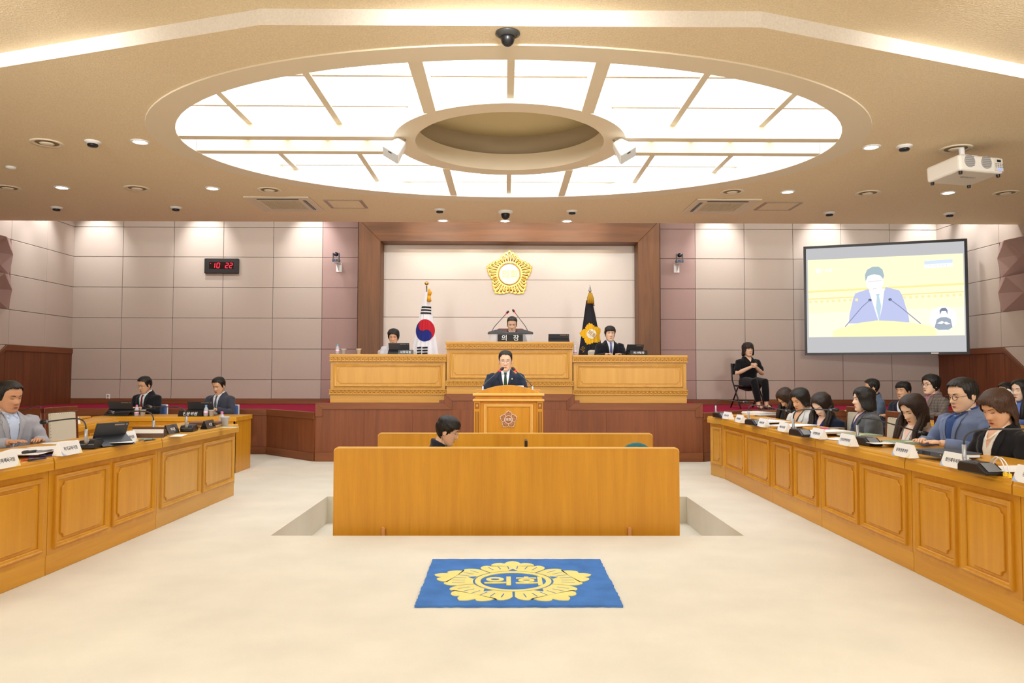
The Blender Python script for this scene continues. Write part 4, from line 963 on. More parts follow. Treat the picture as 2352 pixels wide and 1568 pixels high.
TAS = mat('tassel_yellow', '#e8a511', .8, bump=.5, bscale=200)
def tassel(px, py0, py1, wpx, x_=0):
    a = Vector((gx(px), -.06, gz(py0))); c = Vector((gx(px) + .01, -.09, gz(py1))); mid = a.lerp(c, .55)
    o = MB().tube([a, a.lerp(mid, .5) + Vector((.02, 0, 0)), mid], [.02, .035, .028], 10).obj('tassel_cord', TAS, t, smooth=True); MB().tube([mid, c], [.028, wpx], 12).obj('tassel', TAS, t, smooth=True)
tassel(985, 665, 693, .042)
MB().prism([(gx(947), gz(800)), (gx(953), gz(812)), (gx(945), gz(816))], -.02, 0, 'y').obj('fringe', TAS, t)
t, h = flag_thing(1355, 654, YFL, dz2, 'black council flag with yellow flower emblem, right of the chair', True)
ZT, ZBt = gz(688), gz(850)
def xl(v): py = 684 + 166 * v; return gx(1347 - (py - 684) * .148)
def xr(v): py = 684 + 166 * v; return gx(1360 + (py - 684) * .195)
def uvp(px, py): v = (py - 684) / 166; a, c = xl(v), xr(v); return ((gx(px) - a) / (c - a), v)
o, S = flag_cloth(t, ZT, ZBt, xl, xr, None, mat('flag_dark', '#0f0d1a', .75), amp=.035)
FY = mat('flag_yellow', '#f2b90d', .8)
cx_, cy_ = 1357, 765
def rotp(q, s, a): return uvp(cx_ + s * (q[0] * math.cos(a) - q[1] * math.sin(a)), cy_ - s * 1.02 * (q[0] * math.sin(a) + q[1] * math.cos(a)))
for k in range(5): patch_on(S, [rotp(q, 26.5, R(12)) for q in petal_outline(k, .3, .3, 1.0, 5)], FY, t, 'yellow_petal', .006, 2)
patch_on(S, [rotp((.42 * math.cos(R(a)), .42 * math.sin(R(a))), 26.5, 0) for a in range(0, 360, 15)], mat('flag_cream', '#f3eedb', .8), t, 'centre_disc', .010, 2)
q = S(*uvp(cx_, cy_)); text('의회', .095, mat('text_gold', '#b78a1c', .6), t, TR(q.x, q.y - .034, q.z) @ FACE @ RZ(R(-38)), bold=.001)
q = S(*uvp(1337, 800)); text('의', .11, mat('text_gold', '#b78a1c', .6), t, TR(q.x, q.y - .04, q.z) @ FACE @ RZ(R(-38)))
b = MB(); 
for dx in (-.03, .0, .03): b.tube([(dx * .3, -.05, gz(672)), (dx, -.07, gz(684)), (dx * 1.2, -.10, gz(697))], [.02, .03, .028], 8)
b.obj('gold_tassels', mat('tassel_gold', '#b98a17', .6, metal=.3, bump=.5, bscale=200), t, smooth=True)
MB().tube([(.03, -.04, gz(674)), (.055, -.05, gz(690)), (.065, -.06, gz(702))], .01).obj('gold_cord', GOLD, t, smooth=True)
# =================================================================== people
def skin_mat(k): return mat('skin_%d' % k, ['#dfae8a', '#e9c2a5', '#d29c78', '#efceb6'][k], .5, spec=.35, bump=.05, bscale=300)
def cloth(name, col, b=.25, sc=260, var=.04): return mat('cloth_' + name, col, .88, spec=.2, bump=b, bscale=sc, var=var, vscale=30, sheen=.15)
def hair_mat(name, col):
    m = mat(name, col, .38, spec=.45); nt = m.node_tree; b = nt.nodes['Principled BSDF']; tc = nt.nodes.new('ShaderNodeTexCoord'); mp = nt.nodes.new('ShaderNodeMapping'); mp.inputs['Scale'].default_value = (260, 260, 14)
    n = nt.nodes.new('ShaderNodeTexNoise'); n.inputs['Scale'].default_value = 1; n.inputs['Detail'].default_value = 3; nt.links.new(tc.outputs['Object'], mp.inputs[0]); nt.links.new(mp.outputs[0], n.inputs['Vector'])
    cr = nt.nodes.new('ShaderNodeValToRGB'); c = C(col); cr.color_ramp.elements[0].color = (c[0] * .45, c[1] * .45, c[2] * .45, 1); cr.color_ramp.elements[1].color = (c[0] * 1.9, c[1] * 1.8, c[2] * 1.7, 1)
    cr.color_ramp.elements[0].position = .35; cr.color_ramp.elements[1].position = .7
    nt.links.new(n.outputs['Fac'], cr.inputs[0]); nt.links.new(cr.outputs[0], b.inputs['Base Color'])
    bp = nt.nodes.new('ShaderNodeBump'); bp.inputs['Strength'].default_value = .9; bp.inputs['Distance'].default_value = .004; nt.links.new(n.outputs['Fac'], bp.inputs['Height']); nt.links.new(bp.outputs[0], b.inputs['Normal']); return m
def banded(name, col, col2, scale, dirs, width=.5):
    """woven stripes (one direction) or checks (two)"""
    m = cloth(name, col); nt = m.node_tree; b = nt.nodes['Principled BSDF']; tc = nt.nodes.new('ShaderNodeTexCoord'); prev = C(col)
    for d in dirs:
        w = nt.nodes.new('ShaderNodeTexWave'); w.wave_type = 'BANDS'; w.bands_direction = d; w.inputs['Scale'].default_value = scale; nt.links.new(tc.outputs['Object'], w.inputs['Vector'])
        g_ = nt.nodes.new('ShaderNodeMath'); g_.operation = 'GREATER_THAN'; g_.inputs[1].default_value = width; nt.links.new(w.outputs['Fac'], g_.inputs[0])
        k = nt.nodes.new('ShaderNodeMath'); k.operation = 'MULTIPLY'; k.inputs[1].default_value = .8 if len(dirs) == 1 else .5; nt.links.new(g_.outputs[0], k.inputs[0])
        mx = nt.nodes.new('ShaderNodeMix'); mx.data_type = 'RGBA'; nt.links.new(k.outputs[0], mx.inputs[0]); mx.inputs[7].default_value = C(col2)
        if isinstance(prev, tuple): mx.inputs[6].default_value = prev
        else: nt.links.new(prev, mx.inputs[6])
        prev = mx.outputs[2]
    nt.links.new(prev, b.inputs['Base Color']); return m
HAIRM = {'black': hair_mat('hair_black', '#15120f'), 'brown': hair_mat('hair_brown', '#2c1c14'), 'dark': hair_mat('hair_darkbrown', '#241812'),
         'chestnut': hair_mat('hair_chestnut', '#432c1e')}
EYEW, EYEB, LIPM, LIPW, BROW = mat('eye_white', '#d9cfc6', .3), mat('eye_dark', '#1d130e', .2), mat('lip', '#b5705f', .45), mat('lip_red', '#b23a45', .4), mat('brow', '#2a1d16', .8)
HT = [(-.122, .066, -.034, .014), (-.114, .080, -.016, .034), (-.100, .087, .006, .046), (-.080, .088, .032, .056), (-.060, .087, .060, .063), (-.030, .087, .085, .069), (0, .086, .098, .073), (.03, .089, .103, .076),
      (.06, .086, .102, .076), (.085, .073, .090, .069), (.103, .052, .068, .054), (.114, .030, .044, .034), (.119, .006, .012, .008)]
def htab(z):
    if z <= HT[0][0]: return HT[0][1:]
    for i in range(len(HT) - 1):
        if z <= HT[i + 1][0]:
            f = (z - HT[i][0]) / (HT[i + 1][0] - HT[i][0]); f2 = f
            return tuple(HT[i][k] + (HT[i + 1][k] - HT[i][k]) * f2 for k in (1, 2, 3))
    return HT[-1][1:]
HW = 1.06
def g(x, s): return math.exp(-(x / s) ** 2)
def head_pt(a, z):
    """a: azimuth, 0 = face (-y), positive to +x"""
    Fr, Bk, Wd = htab(z); Wd *= HW; sa, ca = math.sin(a), math.cos(a); ym = (Bk - Fr) / 2; hd = (Bk + Fr) / 2
    e = .88; x = Wd * math.copysign(abs(sa) ** e, sa); y = ym - hd * math.copysign(abs(ca) ** e, ca)
    if ca > 0:
        nz = .026 * g(z + .030, .013) if z < -.030 else .026 * g(z + .030, .036)
        y -= nz * g(x, .0125 + .004 * (z < -.01)) * ca
        y -= .007 * g(z + .030, .010) * g(abs(x) - .013, .008)
        y += .0085 * g(abs(x) - .031, .017) * g(z - .010, .013) * ca
        y -= .005 * g(abs(x) - .026, .026) * g(z - .034, .011) * ca
        y -= .0065 * g(x, .024) * g(z + .067, .011) * ca; y += .003 * g(x, .022) * g(z + .068, .0025)
        y -= .005 * g(x, .02) * g(z + .103, .012); y += .004 * g(x, .028) * g(z + .086, .008)
        y -= .005 * g(abs(x) - .045, .016) * g(z + .022, .022)
    return Vector((x, y, z))
def head_mesh(b, T, NA=48, zs=None):
    zs = zs or ([-.122 + .0065 * i for i in range(34)] + [.103, .109, .114, .117, .119])
    vs = [T @ head_pt(2 * math.pi * i / NA, z) for z in zs for i in range(NA)]; m = len(zs)
    fs = [(j * NA + i, j * NA + (i + 1) % NA, (j + 1) * NA + (i + 1) % NA, (j + 1) * NA + i) for j in range(m - 1) for i in range(NA)]
    fs += [tuple(range(NA))[::-1], tuple(range((m - 1) * NA, m * NA))]
    b.add(vs, fs)
    for s in (-1, 1):
        E = T @ TR(s * .077, .012, -.008) @ RZ(s * R(24)) @ RX(R(-8))
        prof = MB(); prof.ell((0, 0, 0), (.007, .019, .033), 12, 8); b.add([E @ v for v in prof.v], prof.f)
        prof = MB(); prof.tube([(0, -.010, -.02), (s * .006, -.006, -.028), (s * .006, .012, -.016), (s * .007, .018, .008), (s * .006, .008, .028), (s * .003, -.010, .022)], .0042, 6); b.add([E @ v for v in prof.v], prof.f)
def remesh(b, name, voxel, smooth=3):
    me = b.mesh(name + '_raw'); o = bpy.data.objects.new(name + '_raw', me)
    r = o.modifiers.new('r', 'REMESH'); r.mode = 'VOXEL'; r.voxel_size = voxel
    if smooth: sm = o.modifiers.new('s', 'SMOOTH'); sm.iterations = smooth; sm.factor = .5
    out = bake(o); out.name = name
    bpy.data.meshes.remove(me)
    for p in out.polygons: p.use_smooth = True
    return out
def link(me, name, m, parent, M=None):
    me.materials.clear(); me.materials.append(m); o = bpy.data.objects.new(name, me); COL.objects.link(o); o.parent = parent
    if M: o.matrix_local = M
    return o
def bvh_of(me): return BVHTree.FromPolygons([v.co.copy() for v in me.vertices], [tuple(p.vertices) for p in me.polygons])
def cast_patch(bvh, poly, m, parent, name, off=.003, M=None, sub=2, maxe=.02, T=None, thick=0.0, y0=-1.0):
    """outline in x,z laid onto the surface by casting along +y (in frame T), raised by off"""
    bm = bmesh.new(); vs = [bm.verts.new((p[0], 0, p[1])) for p in poly]; bm.faces.new(vs); bmesh.ops.triangulate(bm, faces=bm.faces)
    for _ in range(sub):
        es = [e for e in bm.edges if e.calc_length() > maxe]
        if es: bmesh.ops.subdivide_edges(bm, edges=es, cuts=1); bmesh.ops.triangulate(bm, faces=[f for f in bm.faces if len(f.verts) > 3])
    Ti = T or I4; last = None; rot = Ti.to_3x3()
    for v in bm.verts:
        o_ = Ti @ Vector((v.co.x, y0, v.co.z)); d_ = rot @ Vector((0, 1, 0)); h = bvh.ray_cast(o_, d_)
        if h[0] is None: v.co = Ti @ Vector((v.co.x, last if last is not None else 0, v.co.z))
        else: last = (Ti.inverted() @ h[0]).y; v.co = h[0] - d_ * off
    bmesh.ops.recalc_face_normals(bm, faces=bm.faces)
    me = bpy.data.meshes.new(name); bm.to_mesh(me); bm.free()
    for p in me.polygons: p.use_smooth = True
    o = link(me, name, m, parent, M)
    if thick: s_ = o.modifiers.new('thick', 'SOLIDIFY'); s_.thickness = thick; s_.offset = 0
    return o
HS = {  # hair styles: azimuth(deg) -> lower edge z ; thickness top, side ; extras
    'short': dict(edge=[(0, .100), (25, .099), (40, .092), (52, .077), (60, .050), (68, .018), (76, -.016), (86, -.020), (97, .006), (110, -.035), (140, -.062), (180, -.070)], top=.023, side=.007, front=.013),
    'fringe': dict(edge=[(0, .056), (30, .054), (46, .048), (58, .026), (70, .0), (77, -.012), (86, -.022), (98, .000), (112, -.040), (140, -.070), (180, -.078)], top=.024, side=.010, front=.016),
    'receding': dict(edge=[(0, .098), (20, .099), (36, .088), (52, .052), (68, .014), (84, -.008), (98, .004), (112, -.036), (140, -.064), (180, -.070)], top=.018, side=.005, front=.008),
    'perm': dict(edge=[(0, .080), (30, .072), (48, .040), (60, .006), (74, -.026), (88, -.040), (110, -.060), (140, -.082), (180, -.085)], top=.032, side=.018, front=.018),
    'bob': dict(edge=[(0, .030), (30, .028), (44, .020), (54, -.026), (66, -.075), (90, -.098), (130, -.104), (180, -.104)], top=.022, side=.020, front=.016),
    'bobside': dict(edge=[(0, .088), (22, .078), (38, .040), (50, .0), (60, -.050), (74, -.088), (100, -.100), (140, -.104), (180, -.104)], top=.024, side=.020, front=.012),
    'long': dict(edge=[(0, .100), (20, .090), (36, .060), (48, -.02), (56, -.12), (64, -.24), (90, -.26), (140, -.27), (180, -.27)], top=.020, side=.016, front=.012),
    'longswept': dict(edge=[(0, .080), (20, .068), (36, .046), (50, .012), (64, .0), (78, -.010), (90, -.03), (100, -.11), (140, -.20), (180, -.22)], top=.022, side=.012, front=.014),
}
def lerp_t(tb, a):
    a = abs(a)
    for i in range(len(tb) - 1):
        if a <= tb[i + 1][0]:
            f = (a - tb[i][0]) / max(1e-6, tb[i + 1][0] - tb[i][0]); return tb[i][1] + (tb[i + 1][1] - tb[i][1]) * f
    return tb[-1][1]
def hair_mesh(T, style, seed=0, asym=0.0, wave=0.0, G=None):
    st = HS[style]; NA, NT = 110, 20; ztop = .119 + st['top']; vs = []; rnd = random.Random(seed)
    strands = [rnd.uniform(-1, 1) for _ in range(NA)]
    def co(i, j, thin):
        a = -180 + 360 * i / NA; t = j / NT; ze = lerp_t(st['edge'], a) + asym * (.02 * math.sin(R(a))) + .009 * strands[i]
        # polar cap then drop
        zs = .085
        if t < .42:
            w = t / .42 * math.pi / 2 * .80; z = zs + (ztop - zs) * math.cos(w) ** 1.0
        else:
            w = math.pi / 2 * .80; z0 = zs + (ztop - zs) * math.cos(w); f = (t - .42) / .58; z = z0 + (ze - z0) * f
        if ze > .05 and z < ze: z = ze
        zz = min(z, .1185); p = head_pt(R(a), max(zz, -.0) if z < 0 else zz)
        if abs(a) < 60 and z > -.03: p = head_pt(R(a), zz)
        Fr, Bk, Wd = htab(min(.06, max(zz, .0)))
        ya = max(0, math.cos(R(a)))
        if z > .055:            # dome: shrink the section toward the crown
            q = max(0.0, min(1.0, (z - .055) / (ztop - .055))); k = math.sqrt(max(0.0, 1 - q ** 2.3))
            Fr, Bk, Wd = htab(.055); Wd = Wd * HW + .001; sa, ca = math.sin(R(a)), math.cos(R(a)); th = st['side'] + (st['front'] - st['side']) * ya
            x = (Wd + th) * k * sa; y = (Bk - Fr) / 2 * k - ((Bk + Fr) / 2 + th) * k * ca
        else:
            th = st['side'] + (st['front'] - st['side']) * ya
            if z < 0 and st['edge'][-1][1] < -.09:  # curtains of longer hair fall straight then lean on the back
                dn = -z; th += .006 * math.sin(min(1, dn / .1) * math.pi / 2) * (1.4 if st['edge'][-1][1] < -.15 else 1.0)
            taper = 1.0
            if st['edge'][-1][1] > -.09: taper = max(.35, min(1.0, (z - ze) / .04 + .35))
            if z < -.10 and wave: th += wave * math.sin(z * 60 + i * .5)
            base = head_pt(R(a), zz if (z > -.0 or st['edge'][-1][1] > -.09) else 0.0); sa, ca = math.sin(R(a)), math.cos(R(a))
            n_ = Vector((sa, -ca, 0)); x, y = base.x + n_.x * th * taper, base.y + n_.y * th * taper
        lng = st['edge'][-1][1] < -.09
        r = 1 + (.012 if lng else .022) * strands[i] * min(1, t * 3) + (.09 if z > .03 else .04) * noise.noise(Vector((x * 20 + seed, y * 20, z * 20)))
        if lng and z < -.03:
            if thin: x *= .93; y *= .93; r = r
            kk = 1 - .9 * max(0, -.08 - z); q_ = T @ Vector((x * r * kk, y * r * kk, -.03)); return q_ + G * (-.03 - z)
        if thin: r *= .93
        return T @ Vector((x * r, y * r, z - (.008 if thin else 0)))
    for thin in (0, 1):
        for j in range(NT + 1):
            for i in range(NA): vs.append(co(i, j, thin))
    W_ = NA; L = (NT + 1) * NA
    fs = [(j * W_ + i, j * W_ + (i + 1) % W_, (j + 1) * W_ + (i + 1) % W_, (j + 1) * W_ + i) for j in range(NT) for i in range(NA)]
    fs += [(L + j * W_ + i, L + (j + 1) * W_ + i, L + (j + 1) * W_ + (i + 1) % W_, L + j * W_ + (i + 1) % W_) for j in range(NT) for i in range(NA)]
    fs += [(NT * W_ + i, NT * W_ + (i + 1) % W_, L + NT * W_ + (i + 1) % W_, L + NT * W_ + i) for i in range(NA)]
    b = MB(); b.add(vs, fs); return b
def hand(b, W, D, U, side, s=1.0, curl=.5):
    """hand from wrist W pointing D, back of hand toward U"""
    D = D.normalized(); S = D.cross(U).normalized(); U = S.cross(D).normalized(); Mh = Matrix((S, D, U)).transposed()
    b.ell(W + D * .045 * s, (.040 * s, .052 * s, .016 * s), 12, 8, T=Mh)
    for k, (o, L) in enumerate(((-.028, .068), (-.010, .078), (.009, .074), (.027, .060))):
        P0 = W + D * .075 * s + S * o * s; L *= s
        P1 = P0 + D * L * .42 - U * L * .42 * curl * .3; P2 = P1 + D * L * .33 * (1 - curl * .4) - U * L * .33 * curl; P3 = P2 + D * L * .25 * (1 - curl) - U * L * .25 * min(1, curl * 1.3)
        b.tube([W + D * .05 * s + S * o * .8 * s, P0, P1, P2, P3], [.0085 * s, .0088 * s, .0082 * s, .0075 * s, .0058 * s], 8)
    q = -side; P0 = W + D * .025 * s + S * q * .026 * s; b.tube([P0, P0 + S * q * .022 * s + D * .022 * s, P0 + S * q * .030 * s + D * .05 * s - U * .008 * s, P0 + S * q * .026 * s + D * .072 * s - U * .012 * s], [.012 * s, .0115 * s, .0095 * s, .007 * s], 8)
PEOPLE = 0
def person(label, head, rz, hair='short', hcol='black', skin=0, jacket=('navy', '#1d2434'), shirt=('white', '#e9ebf0'), tie=None, lean=0, pitch=0, yaw=0, roll=0,
           female=False, scale=1.0, seat=.45, glasses=None, stand=False, legs=('charcoal', '#1c1c20'), arms=None, extras=None, sleeves='long', seed=0, wide=1.0, open_v=.20, asym=0., wave=0., lipm=None, fat=1.0, eyes='down', vox=.012, zf=0.0, group=None, lapel=True):
    """head = world point of the head centre; the root is put on the floor beneath the hips"""
    global PEOPLE; PEOPLE += 1
    sk = skin_mat(skin); s = scale
    NL = (extras or {}).get('NL', .588)   # hip to head centre along the spine
    hipz = (head[2] - zf) / s - NL * math.cos(R(lean)) if zf is not None else (.93 if stand else seat + .10)
    if not stand: hipz = min(.66, max(.46, hipz))
    LM = TR(0, 0, hipz) @ RX(R(lean))     # torso frame: origin at the hips
    hp = LM @ Vector((0, -.015, NL))
    Rz = Matrix.Rotation(rz, 3, 'Z'); off = Rz @ (hp * s)
    root = Vector((head[0] - off.x, head[1] - off.y, head[2] - off.z))
    t = thing('person', label, 'person', root, rz, group); t.scale = (s, s, s)
    wf = (.90 if female else 1.0) * wide
    TB = [(-.10, .165, .125), (0, .170, .120), (.10, .150 if female else .158, .112), (.22, .160, .118), (.33, .175, .118), (.40, .172, .100), (.445, .088, .066), (.475, .064, .060), (.52, .052, .056), (.60, .050, .055)]
    def torso(b, M, kx, grow=0.0, top=99, bot=-99):
        rings = [(z, (w * (.80 if kx < 1 and .3 < z < .46 else 1)) * (wf if z < .44 else 1) * kx + grow, d * kx * (1 + (wide - 1) * 1.2) + grow) for z, w, d in TB if bot <= z <= top]; n = 20; vs = []
        for z, w, d in rings:
            for k in range(n): a = 2 * math.pi * k / n; vs.append(M @ Vector((w * math.copysign(abs(math.cos(a)) ** .85, math.cos(a)), d * math.sin(a) + (.012 if z > .46 else 0) - (.02 if female and .2 < z < .35 and math.sin(a) < 0 else 0), z)))
        m = len(rings); b.add(vs, [(j * n + i, j * n + (i + 1) % n, (j + 1) * n + (i + 1) % n, (j + 1) * n + i) for j in range(m - 1) for i in range(n)] + [tuple(range(n))[::-1], tuple(range((m - 1) * n, m * n))])
    sh = .178 * wf
    A = arms or {}
    arm = {}
    for sd in (-1, 1):
        q = A.get(sd, A.get('both'))
        if q: el_, wr_ = Vector((sd * q[0][0], q[0][1], q[0][2])), Vector((sd * q[1][0], q[1][1], q[1][2]))
        else: el_, wr_ = Vector((sd * .235 * wf, -.10, .20)), Vector((sd * .11, -.30, .235 + .30 * math.sin(R(lean))))
        arm[sd] = (Vector((sd * sh, 0, .385)), el_, wr_)
    # ---- body: one continuous skin (torso, neck, arms, legs) + head and hands in the same mesh
    raw = MB(); torso(raw, LM, .90)
    for sd in (-1, 1):
        S0, E0, W_ = arm[sd]; raw.tube([LM @ (S0 * .9), LM @ S0, LM @ S0.lerp(E0, .5), LM @ E0, LM @ E0.lerp(W_, .35), LM @ W_, LM @ (W_ + (W_ - E0).normalized() * .03)], [.036, .036, .038, .038, .040, .027, .026], 10)
    if stand: legp = {sd: [Vector((sd * .09, 0, hipz)), Vector((sd * .10, -.01, .50)), Vector((sd * .10, .02, .09)), Vector((sd * .11, -.12, .035))] for sd in (-1, 1)}
    else: legp = {sd: [Vector((sd * .09, 0, hipz - .01)), Vector((sd * .12, -.42, hipz + .02)), Vector((sd * .115, -.40, .10)), Vector((sd * .12, -.53, .035))] for sd in (-1, 1)}
    if extras and 'legs' in extras: legp = extras['legs']
    for sd in (-1, 1):
        H_, K_, An, To = legp[sd]; raw.tube([H_, H_.lerp(K_, .5), K_, K_.lerp(An, .35), An, An + Vector((0, 0, -.04))], [.082, .075, .056, .055, .036, .034], 10)
        raw.tube([An + Vector((0, .02, -.045)), An.lerp(To, .5) + Vector((0, 0, -.02)), To], [.032, .034, .024], 8)
    me = remesh(raw, 'body', max(vox, .011) * 1.05, 2)
    HM = LM @ TR(0, -.015, NL) @ RZ(R(yaw)) @ RX(R(pitch)) @ RY(R(roll)) @ Matrix.Diagonal((fat, (1 + fat) / 2, 1, 1))
    b = MB(); b.add([v.co.copy() for v in me.vertices], [tuple(p.vertices) for p in me.polygons]); bpy.data.meshes.remove(me)
    hb = MB(); head_mesh(hb, HM); b.add(hb.v, hb.f)
    for sd in (-1, 1):
        S0, E0, W_ = arm[sd]; Wd_ = LM @ W_; Dd = (LM.to_3x3() @ (W_ - E0)).normalized(); q = A.get('hand_' + str(sd)) or A.get('hand')
        U = Vector((0, 0, 1)); cu = .45
        if q: Dd = (LM.to_3x3() @ Vector((q[0][0] * sd, q[0][1], q[0][2]))).normalized(); U = LM.to_3x3() @ Vector((q[1][0] * sd, q[1][1], q[1][2])); cu = q[2]
        hand(b, Wd_, Dd, U, sd, .95 if not female else .85, cu)
    bo = b.obj('body', sk, t, smooth=True, fix=False)
    # ---- face
    bv = BVHTree.FromPolygons([v.copy() for v in hb.v], hb.f)
    def fp(poly, m, name, off=.0012, sub=2, maxe=.008): return cast_patch(bv, poly, m, t, name, off, None, sub, maxe, T=HM, y0=-.3)
    for sd in (-1, 1):
        cx, cz = sd * .0315, .006
        def em(w, hu, hd): return [(cx + w * math.cos(R(a)), cz + (hu if a < 180 else hd) * math.sin(R(a)) + .0015 * sd * math.cos(R(a))) for a in range(0, 360, 30)]
        if eyes == 'down': fp([(cx + .0145 * math.cos(R(a)), cz - .002 + .0022 * math.sin(R(a)) - .002 * math.cos(R(a)) ** 2 * 0) for a in range(0, 360, 30)], EYEB, 'eye', .0016, 1)
        else:
            e_ = fp(em(.0145, .0052, .0046), EYEW, 'eye', .0012, 1); k = fp([(cx + .0052 * math.cos(R(a)), cz + .0052 * math.sin(R(a)) * .92) for a in range(0, 360, 45)], EYEB, 'iris', .0022, 0); k.parent = e_
            k = fp([(cx - .0155, cz + .002), (cx - .009, cz + .0062), (cx + .009, cz + .0062), (cx + .0155, cz + .002), (cx + .009, cz + .0042), (cx - .009, cz + .0042)], EYEB, 'upper_lid', .0024, 0); k.parent = e_
        zb_ = .0285; fp([(cx - sd * .017, zb_ - .003), (cx - sd * .015, zb_ + .003), (cx + sd * .002, zb_ + .0058), (cx + sd * .019, zb_ + .001), (cx + sd * .004, zb_ + .0006)][::sd], BROW if not female else mat('brow_soft', '#4a372c', .8), 'eyebrow', .0016, 1)
    lm = lipm or (LIPW if female else LIPM)
    fp([(-.021, -.067), (-.010, -.0625), (-.004, -.061), (0, -.062), (.004, -.061), (.010, -.0625), (.021, -.067), (.010, -.0745), (0, -.076), (-.010, -.0745)], lm, 'lips', .0014, 1)
    fp([(-.020, -.0668), (0, -.066), (.020, -.0668), (0, -.0684)], mat('lip_line', '#5d2f2a', .6), 'mouth_line', .0026, 1)
    for sd in (-1, 1): fp([(sd * .0085 + .0035 * math.cos(R(a)), -.043 + .0018 * math.sin(R(a))) for a in range(0, 360, 60)], mat('nostril', '#6b3b2c', .8), 'nostril', .0008, 0)
    if hair:
        hm_ = hair_mesh(HM, hair, seed + PEOPLE, asym, wave, Vector((0, .03 + lean * .004, -1)))
        if hair == 'long':
            for sd in (-1, 1):
                for k in range(5):
                    A_ = HM @ Vector((sd * (.084 + .004 * k), .03 - .016 * k, -.02)); B_ = LM @ Vector((sd * (.085 + .012 * (k % 3)), -.06 - .015 * k, .43)); C_ = LM @ Vector((sd * (.085 + .014 * ((k + 1) % 3)), -.150 - .008 * k, .31 - .012 * k)); D_ = LM @ Vector((sd * (.075 + .012 * k), -.165, .24 - .012 * (k % 3)))
                    hm_.tube([A_, A_.lerp(B_, .5) + Vector((sd * .012, 0, 0)), B_, C_, D_], [.016, .021, .022, .019, .006], 8)
        h_ = hm_.obj('hair', HAIRM[hcol], t, smooth=True)
    if glasses:
        gm = mat('glasses_' + glasses, {'black': '#1a1a1c', 'silver': '#b9b4aa', 'brown': '#4a3528'}[glasses], .25, metal=.5 if glasses == 'silver' else 0)
        b = MB(HM)
        for sd in (-1, 1):
            pts = [(sd * .033 + .023 * math.copysign(abs(math.cos(R(a))) ** .7, math.cos(R(a))), -.103 + .006 * abs(math.cos(R(a))), .004 + .017 * math.copysign(abs(math.sin(R(a))) ** .7, math.sin(R(a)))) for a in range(0, 361, 24)]
            b.tube(pts, .0013 if glasses == 'silver' else .002, 5, cap=False); b.tube([(sd * .056, -.098, .010), (sd * .079, -.06, .010), (sd * .080, .005, .008), (sd * .078, .022, -.004)], .0014, 5)
        b.tube([(-.011, -.108, .008), (0, -.111, .010), (.011, -.108, .008)], .0014, 5); b.obj('glasses', gm, t, smooth=True)
    # ---- garments
    jm = cloth(*jacket) if not isinstance(jacket, bpy.types.Material) else jacket
    raw = MB(); torso(raw, I4, 1.0, .012, .45, -.11)
    rings = [(.40, .150 * wf, .088), (.44, .122 * wf, .084), (.466, .092 * wide, .082), (.484, .078, .074)]
    n = 20; vs = [Vector((w * math.cos(2 * math.pi * k / n), d * math.sin(2 * math.pi * k / n) + .012 + (.012 if z > .46 else 0), z + (.014 * math.sin(2 * math.pi * k / n) if z > .46 else 0))) for z, w, d in rings for k in range(n)]
    raw.add(vs, [(j * n + i, j * n + (i + 1) % n, (j + 1) * n + (i + 1) % n, (j + 1) * n + i) for j in range(3) for i in range(n)] + [tuple(range(n))[::-1], tuple(range(3 * n, 4 * n))])
    if not stand: raw.ell((0, -.02, -.05), (.185 * wf, .16, .09), 16, 10)
    else: raw.ell((0, 0, -.08), (.178 * wf, .13, .12), 16, 10)
    for sd in (-1, 1):
        S0, E0, W_ = arm[sd]; raw.ell(S0 + Vector((-sd * .012, 0, -.002)), (.060, .062, .056), 12, 8)
        if sleeves == 'long': raw.tube([S0 + Vector((-sd * .03, 0, 0)), S0, S0.lerp(E0, .5), E0, E0.lerp(W_, .5), E0.lerp(W_, .97)], [.062, .066, .059, .054, .047, .042], 12)
        else: M_ = S0.lerp(E0, .82); raw.tube([S0 + Vector((-sd * .03, 0, 0)), S0, S0.lerp(E0, .5), M_], [.060, .064, .062, .060], 12)
    jme = remesh(raw, 'jacket', vox, 3)
    # cloth creases at elbows and waist
    nrm = [v.normal.copy() for v in jme.vertices]
    for v, n_ in zip(jme.vertices, nrm):
        q = v.co.copy(); v.co = q + n_ * (.0035 * noise.noise(Vector((q.x * 9 + PEOPLE, q.y * 9, q.z * 17))) + .0022 * math.sin(q.z * 70 + 6 * noise.noise(q * 6 + Vector((PEOPLE, 0, 0)))) * (1 if abs(q.x) > .17 * wf else .25))
    jbv = bvh_of(jme); jo = link(jme, 'jacket' if lapel else 'top', jm, t, LM)
    def cp(poly, m, name, off=.003, sub=3, maxe=.03, thick=0.0): return cast_patch(jbv, poly, m, t, name, off, LM, sub, maxe, thick=thick)
    if shirt:
        sm = cloth(*shirt); vz = .44 - open_v
        cp([(-.056, .480), (-.028, .466), (0, .462), (.028, .466), (.056, .480), (.045, .40), (.030, .44 - open_v * .6), (0.0, vz), (-.030, .44 - open_v * .6), (-.045, .40)], sm, 'shirt', .007, 4, .016)
        if female and not tie: cp([(-.050, .490), (-.025, .485), (0, .480), (.025, .485), (.050, .490), (.040, .45), (.0, .44 - open_v * .38), (-.040, .45)], sk, 'neckline', .0095, 4, .016)
        if tie: 
            tm = cloth(*tie); cp([(-.017, .452), (.017, .452), (.013, .420), (-.013, .420)], tm, 'tie_knot', .016, 3, .012); cp([(-.012, .426), (.012, .426), (.024, .44 - open_v * .8), (.012, vz + .004), (-.012, vz + .004), (-.024, .44 - open_v * .8)], tm, 'tie', .012, 4, .015)
            if len(tie) > 2: pass
        b = MB(); n = 24; vs = []; skip_ = female and not tie
